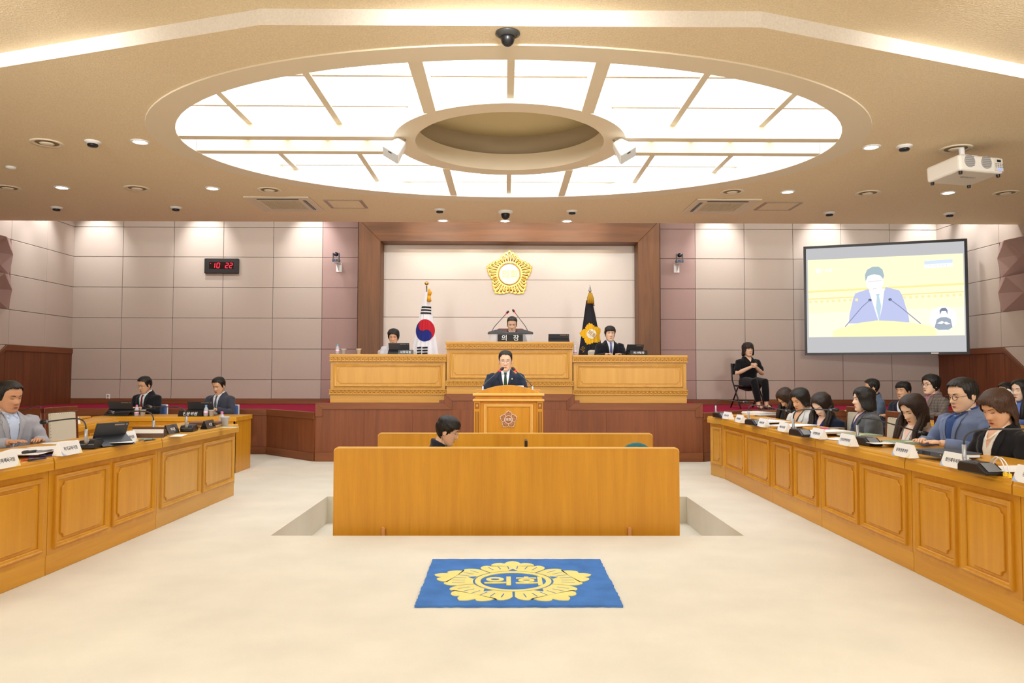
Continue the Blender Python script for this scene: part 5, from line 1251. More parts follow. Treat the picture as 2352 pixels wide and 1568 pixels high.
        for (dz, rr_) in ((-.022, .066), (.0, .062), (.022, .060), (.022, .056), (-.02, .058)):
            for k in range(n): a_ = 2 * math.pi * k / n; vs.append((rr_ * math.cos(a_), .026 + rr_ * 1.06 * math.sin(a_), .476 + dz + .014 * math.sin(a_)))
        b.add(vs, [(j * n + i, j * n + (i + 1) % n, (j + 1) * n + (i + 1) % n, (j + 1) * n + i) for j in range(4) for i in range(n)])
        if not skip_: b.obj('shirt_collar', sm, t, smooth=True).matrix_local = LM
        if not female or tie: 
            for sd in (-1, 1): cp([(sd * .010, .452), (sd * .050, .458), (sd * .046, .440), (sd * .032, .420)][::sd], sm, 'collar_point', .012, 1, thick=.002)
        if lapel:
            lp = mat('lapel_' + jacket[0], jacket[1], .8, spec=.25)
            for sd in (-1, 1): cp([(sd * .060, .470), (sd * .090, .425), (sd * .098, .385), (sd * .080, .378), (sd * .086, .360), (sd * .045, .44 - open_v * .85), (sd * .004, vz - .012), (sd * .016, vz + .03), (sd * .036, .44 - open_v * .5), (sd * .048, .41)][::sd], lp, 'lapel', .010, 2, thick=.003)
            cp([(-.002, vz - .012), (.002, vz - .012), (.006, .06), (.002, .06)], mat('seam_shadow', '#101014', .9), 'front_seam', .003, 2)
            for zz in (vz - .04, vz - .12): cp([(.018 + .008 * math.cos(R(a)), zz + .008 * math.sin(R(a))) for a in range(0, 360, 60)], mat('button', '#15151a', .4), 'button', .006, 0)
    # trousers and shoes
    raw = MB()
    for sd in (-1, 1):
        H_, K_, An, To = legp[sd]; raw.tube([H_, H_.lerp(K_, .5), K_, K_.lerp(An, .4), An + Vector((0, 0, .03))], [.098, .088, .070, .066, .055], 12)
    raw.ell((0, .01, hipz - .02), (.17 * wf, .13, .10), 14, 8)
    link(remesh(raw, 'trousers', .016, 2), 'trousers', cloth(*legs), t)
    sm_ = mat('shoe_black', '#111113', .3, coat=.4)
    for sd in (-1, 1):
        H_, K_, An, To = legp[sd]
        if extras and extras.get('sandals'):
            b = MB(); b.prism([(-.04, -.10), (.04, -.10), (.045, .0), (.038, .16), (-.038, .16), (-.045, .0)], 0, .018); so = b.obj('sandal', sm_, t, loc=(To.x, To.y + .05 - .04, To.z - .045), rot=(0, 0, R(180) - sd * .15), bevel=.006)
            b = MB()
            for yy, zz_, w in ((.10, .04, .046), (.075, .045, .046), (-.03, .085, .040)): b.tube([(-w, yy, .012), (-w * .8, yy, zz_), (w * .8, yy, zz_), (w, yy, .012)], .007, 6)
            b.obj('strap', sm_, so)
        else:
            D_ = (To - An); D_.z = 0; D_ = D_.normalized() if D_.length > .01 else Vector((0, -1, 0)); b = MB(); o_ = Vector((An.x, An.y, 0))
            zf = To.z - .035
            b.tube([o_ + Vector((0, 0, zf + .045)) - D_ * .055, o_ + Vector((0, 0, zf + .05)), o_ + D_ * .09 + Vector((0, 0, zf + .038)), o_ + D_ * .17 + Vector((0, 0, zf + .028)), o_ + D_ * .20 + Vector((0, 0, zf + .022))], [.038, (.045, .045), (.047, .036), (.043, .028), (.018, .014)], 12); b.obj('shoe', sm_, t, smooth=True)
    t['_lm'] = 0
    del t['_lm']
    return t, LM, HM, jbv, cp
def lanyard(t, LM, cp, col, badge=True, length=.26):
    m = cloth('lanyard_' + col.strip('#'), col, 0)
    for sd in (-1, 1): cp([(sd * .050, .47), (sd * .058, .47), (sd * .012, .44 - length), (sd * .004, .44 - length)][::sd], m, 'lanyard', .015, 3)
    if badge:
        o = cp([(-.03, .44 - length), (.03, .44 - length), (.03, .36 - length), (-.03, .36 - length)], WHITEPL, 'badge', .018, 1); return o
def at_head(px, py, Y): return PY(px, py, Y)

banded('violet', '#3b3160', '#8f93b8', 26, ('DIAGONAL',), .6)
banded('stripe', '#2a2b33', '#8b8f9c', 26, ('DIAGONAL',), .62)
banded('checkbrown', '#766b64', '#4f4743', 9, ('X', 'Z'), .72)
banded('plaid', '#8a5360', '#c9a9b0', 14, ('X', 'Z'), .7)
# ------------------------------------------------ the people in the photograph
LEFT, RIGHT = R(-90), R(90)
# speaker at the podium (standing on the carpet)
H = PY(1161, 829, 9.25)
t, LM, HM, jb, cp = person('man in navy suit and dark green tie standing at the speech podium', H, 0, 'receding', 'black', 1, ('navy', '#262f42'), ('white', '#eceef4'), ('green', '#2c4a3e'), lean=4, pitch=4, stand=True, glasses='silver', eyes='open',
    arms={'both': ((.27, -.10, .14), (.16, -.33, .13))}, open_v=.22, scale=.99)
cp([(.082 + .008 * math.cos(R(a)), .375 + .009 * math.sin(R(a))) for a in range(0, 360, 45)], mat('pin_gold', '#f3e6b8', .3), 'lapel_pin', .016, 0)
# chairman
H = PY(1176, 745, 12.75)
person('man in dark suit seated behind the black chairman name plate', H, 0, 'short', 'black', 1, ('black', '#17181f'), ('white', '#e9ebf0'), ('red', '#7d1d25'), lean=6, pitch=14, scale=1.0, zf=dz3)
# left official
H = PY(904, 774, 12.75)
person('short-haired woman in pale jacket seated at the left rostrum desk', H, 0, 'perm', 'black', 0, ('palegrey', '#d6d6dc'), ('cream', '#dddde2'), None, lean=5, pitch=10, female=True, scale=1.0, lipm=LIPM, zf=dz2)
H = PY(1401, 767, 12.75)
t, LM, HM, jb, cp = person('man in black suit and striped tie seated at the right rostrum desk', H, R(2), 'fringe', 'black', 1, ('black', '#17181c'), ('bluewhite', '#d5dcec'), ('violet', '#3b3160'), lean=2, pitch=0, eyes='open', scale=1.02, zf=dz2)
lanyard(t, LM, cp, '#dfe6ea', True, .24)
# two men at the rear left desk
H = PY(333, 884, 11.45)
t, LM, HM, jb, cp = person('man in charcoal suit and dark red tie at the rear left desk', H, R(-14), 'short', 'black', 0, ('charcoal', '#25252a'), ('white', '#e9ebf0'), ('red', '#7d1d25'), lean=12, pitch=6, yaw=-14, glasses='silver', scale=1.0)
lanyard(t, LM, cp, '#8fd6cf', False)
H = PY(503, 886, 11.45)
t, LM, HM, jb, cp = person('man in slate suit and striped tie at the rear left desk', H, R(-12), 'short', 'black', 0, ('slate', '#40434f'), ('white', '#e9ebf0'), ('stripe', '#2a2b33'), lean=8, pitch=14, yaw=-8, scale=1.0)
lanyard(t, LM, cp, '#cfd4e0', True, .22)
# man at the front left
H = PY(20, 912, 6.05)
person('man in pale grey jacket and light blue shirt at the left edge', H, R(58), 'short', 'black', 2, ('lightgrey', '#a9aab4'), ('skyblue', '#c3d2ee'), None, lean=4, pitch=8, yaw=14, scale=.97, open_v=.26, vox=.010, wide=1.08, fat=1.05)
# stenographer in the pit
H = PY(1027, 990, 6.98)
t, LM, HM, jb, cp = person('young man in black jacket with earphone behind the front oak screen', H, RIGHT, 'fringe', 'black', 1, ('inkblack', '#1b1c24'), None, None, lean=16, pitch=4, glasses='silver', scale=1.04, seat=.42, lapel=False, vox=.010, zf=PZD)
cp([(-.060, .47), (-.050, .475), (-.005, .30), (-.012, .30)], cloth('mint', '#7fd6c4', 0), 'lanyard', .010, 3)
b = MB(); b.tube([Vector((-.105, .02, .60)), Vector((-.095, .01, .54)), Vector((-.09, -.01, .47)), Vector((-.07, -.10, .36)), Vector((-.06, -.14, .28))], .0018, 5); b.obj('earphone_cable', BLACKP, t).matrix_local = LM
# interpreter on the dais
H = PY(1718, 803, 13.35)
zfl = dz1
legs_ = {-1: [Vector((-.09, 0, .48)), Vector((-.05, -.40, .49)), Vector((.02, -.40, .12)), Vector((.03, -.53, .05))], 1: [Vector((.09, 0, .48)), Vector((.14, -.40, .49)), Vector((.17, -.38, .12)), Vector((.18, -.51, .05))]}
t, LM, HM, jb, cp = person('woman in black with bobbed hair and clasped hands on the folding chair', H, R(4), 'bob', 'dark', 1, ('jetblack', '#121216'), ('blackknit', '#0d0d10'), None, lean=0, pitch=-2, yaw=4, female=True, sleeves='short', eyes='open',
    arms={'both': ((.235, -.07, .17), (.045, -.25, .29)), 'hand': ((-.55, -.35, .45), (0.0, -.6, .5), .75)}, legs=('blacktrouser', '#131317'), zf=dz1, extras={'NL': .60, 'legs': legs_, 'sandals': True}, scale=1.0, open_v=.16, vox=.010, seat=.45, lipm=LIPM)
INTERP = t
# right-hand row, far to near
person('woman with long brown hair bent over papers at the far end of the right row', PY(1806, 914, 9.35), LEFT + R(8), 'long', 'brown', 3, ('blackcoat', '#15151a'), None, None, lean=14, pitch=34, female=True, scale=.98, lapel=False, wave=.004)
t, LM, HM, jb, cp = person('woman with short black hair in white jacket, right row', PY(1838, 918, 8.75), LEFT + R(22), 'bobside', 'black', 0, ('offwhite', '#d9d9d6'), ('olive', '#4b463a'), None, lean=10, pitch=14, female=True, scale=1.02, open_v=.30, asym=1.)
person('woman with long straight black hair in navy jacket, right row', PY(1888, 930, 8.05), LEFT + R(26), 'long', 'dark', 3, ('navycoat', '#1b2338'), ('violetblue', '#2b2f6b'), None, lean=14, pitch=22, female=True, scale=1.02, open_v=.22)
t, LM, HM, jb, cp = person('woman with wavy black bob in grey jacket and blue lanyard, right row', PY(1983, 918, 7.45), LEFT - R(6), 'bobside', 'black', 3, ('midgrey', '#5b5e62'), ('blacktee', '#15151b'), None, lean=6, pitch=-4, female=True, scale=.95, open_v=.24, asym=-1., vox=.010)
lanyard(t, LM, cp, '#2745b8', False)
person('woman with long wavy brown hair in dusty rose jacket, right row', PY(2098, 940, 6.25), LEFT + R(16), 'long', 'brown', 3, ('rosetaupe', '#9c857a'), ('white', '#e9ebf0'), None, lean=8, pitch=20, female=True, scale=.98, open_v=.26, wave=.006, vox=.010)
person('heavy-set man with glasses in pale blue jacket, right row', PY(2212, 908, 5.55), LEFT + R(8), 'short', 'black', 1, ('chambray', '#7486ad'), ('denim', '#2b4a86'), None, lean=4, pitch=8, glasses='black', scale=.97, wide=1.22, fat=1.10, open_v=.24, vox=.009)
t, LM, HM, jb, cp = person('woman with swept brown hair and white bow in black jacket, nearest in right row', PY(2292, 938, 5.05), LEFT + R(12), 'longswept', 'chestnut', 0, ('blackjacket', '#17171b'), ('ivorytop', '#e6e2da'), None, lean=8, pitch=16, female=True, scale=1.0, open_v=.26, vox=.009)
BW = mat('satin_bow', '#dfe0e4', .3)
b = MB(HM)
for sg in (-1, 1): b.ell((-.02, .150, .012 + sg * .036), (.020, .018, .038), 12, 8, T=(RX(R(20 * sg)) @ RY(R(14 * sg))).to_3x3())
b.ell((-.02, .155, .012), (.013, .013, .013), 8, 6); b.obj('hair_bow', BW, t, smooth=True)
b = MB(HM); b.tube([(-.05, .120, .04), (-.03, .138, .015), (.0, .128, -.05)], .012, 8); b.obj('hair_clip', BLACKP, t, smooth=True)
b = MB(LM); b.tube([(-.045, -.06, .46), (-.02, -.125, .41), (0, -.14, .395), (.02, -.125, .41), (.045, -.06, .46)], .0045, 8); b.obj('necklace', mat('pearl', '#ece6dc', .25), t, smooth=True)
# second row on the right
person('man in blue-grey jacket in the second right row, left of the three', PY(2003, 890, 11.1), LEFT, 'short', 'black', 0, ('bluegrey', '#5a6a80'), ('navyshirt', '#22304f'), None, lean=4, pitch=4, yaw=-20, scale=1.0)
person('man in dark navy suit in the second right row, middle of the three', PY(2075, 897, 10.5), LEFT + R(24), 'fringe', 'black', 0, ('darknavy', '#262a3a'), ('white', '#e9ebf0'), None, lean=6, pitch=0, scale=1.0)
person('man with glasses in brown checked jacket in the second right row', PY(2138, 884, 9.8), LEFT + R(12), 'perm', 'black', 1, ('checkbrown', '#766b64'), ('plaid', '#8a5360'), None, lean=4, pitch=-4, glasses='black', scale=1.02)
person('dark-haired person mostly hidden behind the nearest woman on the right', PY(2312, 902, 9.6), LEFT, 'short', 'black', 0, ('inkgrey', '#202026'), None, None, lean=4, pitch=0, scale=1.0, lapel=False)
person('woman with long black hair in blue shirt at the far right edge', PY(2344, 897, 8.9), LEFT + R(18), 'long', 'black', 3, ('periwinkle', '#6d86cf'), None, None, lean=4, pitch=0, female=True, scale=1.02, lapel=False)
# =================================================================== chairs
CRU = mat('cream_upholstery', '#d6cbb4', .85, bump=.25, bscale=320); NAIL = mat('nail_head', '#8a6a35', .35, metal=.8)
def conf_chair(lab, loc, rz, group='cherry wood conference chairs with cream upholstery', zt=1.03):
    t = thing('conference_chair', lab, 'chair', loc, rz, group)
    MB().box(-.235, .235, -.24, .22, .40, .48).obj('seat', CRU, t, bevel=.03, seg=3)
    for sx in (-1, 1): MB(RX(R(-4))).box(sx * .225 - .025, sx * .225 + .025, .225, .265, .40, zt).obj('back_post', CHAIRW, t, bevel=.006)
    MB(RX(R(-4))).box(-.25, .25, .222, .268, zt - .055, zt).obj('top_rail', CHAIRW, t, bevel=.008, seg=2)
    MB(RX(R(-4))).box(-.20, .20, .225, .265, .56, .60).obj('lower_rail', CHAIRW, t)
    bp_ = MB(RX(R(-4))).box(-.198, .198, .212, .262, .60, zt - .058).obj('backrest', CRU, t, bevel=.014, seg=3)
    b = MB(RX(R(-4)))
    for k in range(15): x = -.19 + .38 * k / 14; b.ell((x, .211, zt - .066), (.0035, .003, .0035), 6, 4)
    for k in range(12):
        for sx in (-1, 1): b.ell((sx * .193, .211, .62 + k * (zt - .70) / 11), (.0035, .003, .0035), 6, 4)
    b.obj('nail_row', NAIL, bp_, kind='stuff')
    for sx in (-1, 1):
        for sy in (-.20, .21): MB().tube([(sx * .21, sy, .41), (sx * .215, sy * 1.06, 0)], [.024, .017], 8).obj('leg', CHAIRW, t)
        MB().tube([(sx * .235, -.19, .42), (sx * .245, -.18, .63), (sx * .245, -.05, .655), (sx * .235, .235, .66)], [.016, .018, .020, .016], 8).obj('armrest', CHAIRW, t, smooth=True)
    return t
ch0 = conf_chair('empty cherry wood chair with cream back on the left, behind the tablet', (0, 0, 0), 0)
p = PX(228, 945, -4.02)
ch0.location = (-4.12, p.y + .02, 0); ch0.rotation_euler = (0, 0, RIGHT - R(4))
for (px, py, Y, dx, lab) in ((1946, 960, 7.75, 0, 'cream-backed chair between the women in navy and in grey'), (2040, 965, 6.75, 0, 'cream-backed chair between the women in grey and in dusty rose'), (2157, 985, 5.95, 0, 'cream-backed chair between the dusty rose jacket and the pale blue jacket'),
                            ):
    q = PY(px, py, Y); dup(ch0, (q.x - .17, Y, 0), LEFT + R(3), lab)
for (px, Y, lab) in ((2055, 10.75, 'cream-backed chair in the second right row, beside the man in navy suit'), (2182, 9.85, 'cream-backed chair behind the man in checked jacket'), (2345, 8.2, 'cream-backed chair near the right edge, below the woman in blue')):
    q = PY(px, 940, Y); dup(ch0, (q.x - .05, Y, 0), LEFT, lab)
# blue-backed chairs of the two men
BLU = mat('blue_fabric', '#4e6ba6', .85, bump=.25, bscale=320)
for i, (px, lab) in enumerate(((378, 'blue chair behind the man in charcoal suit'), (543, 'blue chair behind the man in slate suit'))):
    q = PY(px, 938, 11.6)
    if i == 0:
        t = bl0 = thing('office_chair', lab, 'chair', (q.x - .25, 11.62, 0), 0, 'blue office chairs at the rear left desk'); zt = q.z + .05
        MB().box(-.26, .26, .0, .05, .60, zt).obj('backrest', BLU, t, bevel=.03, seg=3); MB().box(-.27, .27, .045, .065, .60, zt + .012).obj('back_shell', WHITEPL, t, bevel=.02, seg=2)
        MB().box(-.24, .24, -.44, .0, .43, .50).obj('seat', BLU, t, bevel=.03, seg=3); MB().tube([(0, .05, .7), (0, .05, .45), (0, -.2, .42), (0, -.2, .06)], .022).obj('column', MGREY, t)
        for k in range(5): MB().tube([(0, -.2, .08), (.27 * math.cos(k * 1.2566), -.2 + .27 * math.sin(k * 1.2566), .02)], [.022, .018]).obj('leg', MGREY, t)
    else: dup(bl0, (q.x - .25, 11.62, 0), 0, lab)
# rostrum chairs
def high_back(lab, x, y, z, zt, m, w):
    t = thing('executive_chair', lab, 'chair', (x, y, z), 0)
    MB().box(-w, w, .0, .09, .50, zt).obj('backrest', m, t, bevel=.04, seg=3); MB().box(-.25, .25, -.48, .02, .42, .52).obj('seat', m, t, bevel=.03, seg=3)
    MB().box(-w * .6, w * .6, -.012, .0, zt - .13, zt - .03).obj('head_pad', m, t, bevel=.005)
    MB().tube([(0, -.2, .05), (0, -.2, .43)], .03).obj('column', BLACKP, t)
    for k in range(5): MB().tube([(0, -.2, .07), (.3 * math.cos(k * 1.2566), -.2 + .3 * math.sin(k * 1.2566), .02)], [.022, .018]).obj('leg', BLACKP, t)
    for s in (-1, 1): MB().box(s * .28 - .03, s * .28 + .03, -.35, .03, .62, .66).obj('armrest', m, t, bevel=.012)
q0, q1 = PY(1141, 754, 13.15), PY(1204, 754, 13.15)
high_back('dark red leather chair behind the man at the central rostrum desk', (q0.x + q1.x) / 2 - .0, 13.12, dz3, q0.z - dz3, mat('oxblood_leather', '#5e2522', .35, coat=.2), (q1.x - q0.x) / 2)
q = PY(910, 803, 13.1); high_back('cream chair behind the woman at the left rostrum desk', q.x, 13.1, dz2, q.z - dz2, mat('cream_leather', '#d5cab6', .5), .33)
q = PY(1378, 803, 13.1); high_back('cream chair behind the man at the right rostrum desk', q.x + .1, 13.1, dz2, q.z - dz2, mat('cream_leather', '#d5cab6', .5), .31)
# black folding chair of the interpreter
t = thing('folding_chair', 'black folding chair under the woman with clasped hands', 'chair', (INTERP.location.x + .0, INTERP.location.y + .06, dz1 - .002), INTERP.rotation_euler.z)
MB().box(-.21, .21, -.30, .12, .385, .415).obj('seat', BLACKP, t, bevel=.012, seg=2)
for s in (-1, 1):
    MB().tube([(s * .225, .16, .80), (s * .225, .12, .5), (s * .225, -.28, 0)], .013, 8).obj('leg', BLACKP, t, smooth=True)
    MB().tube([(s * .205, -.12, .40), (s * .205, .26, 0)], .013, 8).obj('leg', BLACKP, t, smooth=True)
MB().box(-.215, .215, .13, .165, .60, .80).obj('backrest', BLACKP, t, bevel=.012, seg=2)
MB().tube([(-.205, .19, .13), (.205, .19, .13)], .009, 6).obj('crossbar', BLACKP, t); MB().tube([(-.225, -.20, .10), (.225, -.20, .10)], .009, 6).obj('crossbar', BLACKP, t)
# =================================================================== gooseneck microphones
def gooseneck(lab, base, z, head, along, ledge=0.0, sc=1.0):
    """base px, height of the surface, head px; along: heading of the base unit"""
    p = PZ(base[0], base[1], z + .02)
    t = thing('desk_microphone', lab, 'microphone', (p.x, p.y, z), along, 'gooseneck desk microphones')
    b = MB(); b.prism([(-.12, 0), (.12, 0), (.12, .018), (.05, .062), (-.10, .062), (-.12, .04)], -.058, .058, 'y'); b.obj('base', BLACKP, t, bevel=.008, seg=2)
    MB(TR(.085, 0, .043) @ RY(R(32))).box(-.04, .04, -.04, .04, -.002, .002).obj('key_plate', MGREY, t, bevel=.003)
    MB().box(-.08, .03, -.035, .035, .061, .065).obj('speaker_grille', DGREY, t, bevel=.003)
    MB().tube([(-.085, .0, .062), (-.125, 0, .045), (-.135, 0, .07), (-.135, 0, .15)], .012, 8).obj('clamp', mat('silver_plastic', '#aeb1b6', .3, metal=.4), t, smooth=True)
    S0 = Vector((-.135, 0, .15)); 
    hp = PY(head[0], head[1], p.y + head[2]); M = (TR(p.x, p.y, z) @ RZ(along)).inverted(); E = M @ hp
    c1 = S0 + Vector((-.01, 0, .11)); c2 = S0.lerp(E, .30) + Vector((0, 0, .06)); pts = []
    for k in range(15):
        u = k / 14; a = S0.lerp(c1, u); b_ = c1.lerp(c2, u); c_ = c2.lerp(E, u); pts.append(a.lerp(b_, u).lerp(b_.lerp(c_, u), u))
    MB().tube(pts, .0055, 8).obj('gooseneck', DGREY, t, smooth=True)
    d = (pts[-1] - pts[-3]).normalized(); MB().tube([E - d * .02, E], .010, 8).obj('collar', MGREY, t, smooth=True)
    MB().tube([E, E + d * .008, E + d * .03, E + d * .052, E + d * .06], [.010, .018, .020, .017, .007], 12).obj('foam_head', BLACKP, t, smooth=True)
TZ = .786; LZ = .812
gooseneck('gooseneck microphone nearest on the left row, before the man in pale grey', (212, 1022), TZ, (107, 968, -.0), R(-160) + R(90) + R(170))
gooseneck('gooseneck microphone between the brown folder and the black plates, left row', (362, 997), TZ, (258, 947, .0), R(100))
gooseneck('gooseneck microphone at the far end of the left row', (435, 985), TZ, (345, 934, .0), R(100))
gooseneck('gooseneck microphone on the second-row desk behind the man in pale grey', (108, 972), TZ, (30, 951, .0), R(100))
gooseneck('gooseneck microphone at the far end of the right row', (1655, 955), TZ, (1710, 923, .0), R(-80))
gooseneck('gooseneck microphone before the white-jacket woman, right row', (1733, 972), TZ, (1808, 943, .0), R(-80))
gooseneck('gooseneck microphone crossing in front of the woman in navy', (1840, 996), TZ, (1911, 941, .0), R(-82))
gooseneck('gooseneck microphone crossing in front of the dusty rose jacket', (1992, 1016), TZ, (2116, 993, .0), R(-84))
gooseneck('nearest gooseneck microphone on the right row, before the woman in black', (2252, 1078), TZ, (2372, 985, .0), R(-86))
def slim_mic(t, A, B, m1, glow=True):
    A, B = Vector(A), Vector(B); mid = A.lerp(B, .28) + Vector((0, 0, (B - A).length * .06))
    MB().tube([A, A.lerp(mid, .5) + Vector((0, 0, .01)), mid, B], .006, 8).obj('gooseneck', m1, t, smooth=True)
    d = (B - mid).normalized(); MB().tube([B - d * .001, B + d * .016], .0115, 10).obj('light_ring', emat('mic_red', '#ff3040', 2.4), t, smooth=True)
    MB().tube([B + d * .016, B + d * .04, B + d * .065, B + d * .078], [.014, .019, .018, .008], 10).obj('foam_head', BLACKP, t, smooth=True)
# podium microphones
for a, c, lab in (((1109, 889), (1147, 852), 'left microphone of the speech podium'), ((1223, 889), (1185, 852), 'right microphone of the speech podium')):
    A, B = PY(a[0], a[1], 8.86), PY(c[0], c[1], 9.0); t = thing('podium_microphone', lab, 'microphone', A, 0, 'podium microphones')
    MB().lathe([(.001, -.16), (.022, -.16), (.022, -.145), (.012, -.13), (.011, .01), (.001, .012)], 12).obj('mount', CHROME, t, smooth=True); slim_mic(t, (0, 0, 0), B - A, mat('steel_neck', '#55585e', .3, metal=.7))
b = MB(); q = PY(1176, 885.5, 8.95)
t = thing('speech_papers', 'open white script just showing above the podium rim', 'papers', (q.x, 8.95, q.z - .02))
MB(RX(R(12))).box(-.02, .14, -.10, .10, -.012, .0).obj('paper_stack', PAPER, t); MB().box(-.02, .14, -.1, .1, -.05, -.02).obj('script_board', BLACKP, t)
# chairman's acrylic lectern and name plate
YL = YR + .15
q0, q1 = PY(1124, 782, YL), PY(1221, 782, YL); zl = ZRC
t = thing('acrylic_lectern', 'clear lectern stand with black top on the central rostrum desk', 'lectern', ((q0.x + q1.x) / 2, YL + .12, zl)); w = (q1.x - q0.x) / 2; ht = PY(1170, 765, YL).z - zl
ACR = mat('acrylic', '#e6eaf0', .08, alpha=.35, coat=1.0)
for s in (-1, 1): MB().box(s * w - .012, s * w + .012, -.1, .12, 0, ht).obj('side_panel', ACR, t)
MB().box(-w, w, -.1, -.09, 0, ht).obj('front_panel', ACR, t)
MB().prism([(-w - .03, ht - .005), (w + .03, ht - .005), (w + .02, ht + .02), (w - .1, ht + .055), (w * .45, ht + .055), (w * .3, ht + .02), (-w * .3, ht + .02), (-w * .45, ht + .055), (-w + .1, ht + .055), (-w - .02, ht + .02)], -.12, .16, 'y').obj('black_top', BLACKP, t, bevel=.004)
for a, c, lab in (((1129, 762), (1162, 721), 'left microphone on the central rostrum lectern'), ((1213, 762), (1183, 718), 'right microphone on the central rostrum lectern')):
    A, B = PY(a[0], a[1], YL + .12), PY(c[0], c[1], YL + .3); t = thing('lectern_microphone', lab, 'microphone', A, 0, 'central rostrum microphones')
    MB().lathe([(.001, -.03), (.012, -.03), (.011, .01), (.001, .012)], 12).obj('mount', CHROME, t, smooth=True); slim_mic(t, (0, 0, 0), B - A, mat('steel_neck', '#55585e', .3, metal=.7))
# =================================================================== name plates
def plate(lab, words, px, py, z, rz, dark=False, L=.20, h=.082, size=.036, cat='name plate', grp=None, flatd=.075, at=None):
    p = at or PZ(px, py, z)
    if at is None: p.x += -.05 if p.x < 0 else .05; p.y += .02; size *= .82
    t = thing('name_plate', lab, cat, (p.x, p.y, z), rz, grp or ('black wooden name plates' if dark else 'white card name plates'))
    m = mat('plate_black', '#1b1a1c', .25, coat=.3) if dark else mat('plate_white', '#f3f2f0', .5)
    MB().prism([(-flatd / 2, 0), (flatd / 2, 0), (.004, h), (-.004, h)], -L / 2, L / 2, 'x').obj('card', m, t, bevel=.001)
    an = math.atan2(h, flatd / 2 - .004); sl = math.hypot(h, flatd / 2)
    M = TR(0, -flatd / 4 - .0022, h / 2) @ RX(an) @ TR(0, 0, .0006)
    text(words, size, WHITEPL if dark else mat('ink', '#55535f', .6), t, M, extrude=.0004, bold=.0003)
    if not dark:
        bb = MB(M @ TR(0, 0, -.0001)); hw_, hh_ = L / 2 - .001, sl / 2 - .002
        bb.add([(-hw_, -hh_, 0), (-hw_ + .05, -hh_, 0), (-hw_ + .018, -hh_ + .012, 0), (-hw_, -hh_ + .036, 0)], [(0, 1, 2, 3)]); bb.obj('blue_corner', mat('plate_blue', '#a9c1ee', .5), t, fix=False)
        bb = MB(M @ TR(0, 0, -.0001)); bb.add([(hw_, -hh_, 0), (hw_, -hh_ + .036, 0), (hw_ - .018, -hh_ + .012, 0), (hw_ - .05, -hh_, 0)], [(0, 1, 2, 3)]); bb.obj('yellow_corner', mat('plate_yellow', '#f5e2a0', .5), t, fix=False)
    return t
RL, RR_ = R(90), R(-90)       # face the aisle: left row faces +x, right row faces -x
plate('white card name plate at the left frame edge, largest on the left', '경제문화체육국장', 14, 1076, TZ, RL, L=.27, h=.09, size=.034)
plate('white card name plate left of the nearest microphone, left row', '복지교육국장', 168, 1044, TZ, RL, L=.24, h=.09, size=.036)
plate('white card name plate before the brown folder, left row', '기획조정실장', 302, 1017, TZ, RL, L=.24, h=.09, size=.036)
plate('white card name plate just behind the man in pale grey, second row', '보건소장', 72, 984, TZ, RL, L=.22, h=.085)
plate('white card name plate in front of the paper cup, second row', '농업기술센터소장', 170, 975, TZ, RL, L=.27, h=.085, size=.031)
plate('black name plate between the two far microphones, left row', '부시장', 402, 996, TZ, RL, True, L=.23, h=.085, size=.042)
plate('black name plate at the far end of the left row', '시 장', 488, 984, TZ, RL, True, L=.23, h=.085, size=.042)
rp = [(1664, 962, '시민봉사과장', 'white card name plate farthest on the right row'), (1692, 970, '세무회계과장', 'second white card name plate from the far end, right row'), (1745, 980, '사회복지과장', 'white card name plate beside the white-jacket microphone'),
      (1792, 991, '여성교육과장', 'white card name plate before the white-jacket woman'), (1870, 1007, '시민행복과장', 'white card name plate before the woman in navy'), (1936, 1023, '신성장전략과장', 'white card name plate before the grey-jacket woman'),
      (2066, 1049, '문화관광과장', 'white card name plate before the dusty rose jacket'), (2182, 1074, '청년체육과장', 'white card name plate before the man in pale blue'), (2358, 1112, '경제과장', 'white card name plate cut by the right frame edge')]
for x, y, w_, lab in rp: plate(lab, w_, x, y, TZ, RR_ + (R(6) if x < 1670 else 0), L=.225, h=.088, size=.033)
q = PY(448, 946, yd + .02); plate('black name plate on the rear left desk', '전문위원', 0, 0, .76, 0, True, L=.32, h=.075, size=.055, at=PY(438, 950, yd + .10))
zs_ = ZRS
plate('black name plate on the left rostrum desk', '사무국장', 0, 0, zs_, 0, True, L=.24, h=.07, size=.048, at=PY(932, 812, YR + .05))
plate('black name plate on the right rostrum desk', '의사팀장', 0, 0, zs_, 0, True, L=.27, h=.07, size=.048, at=PY(1467, 814, YR + .05))
plate('large black chairman name plate in front of the clear lectern', '의   장', 0, 0, zl, 0, True, L=.395, h=.12, size=.105, at=PY(1172, 783, YR + .03))
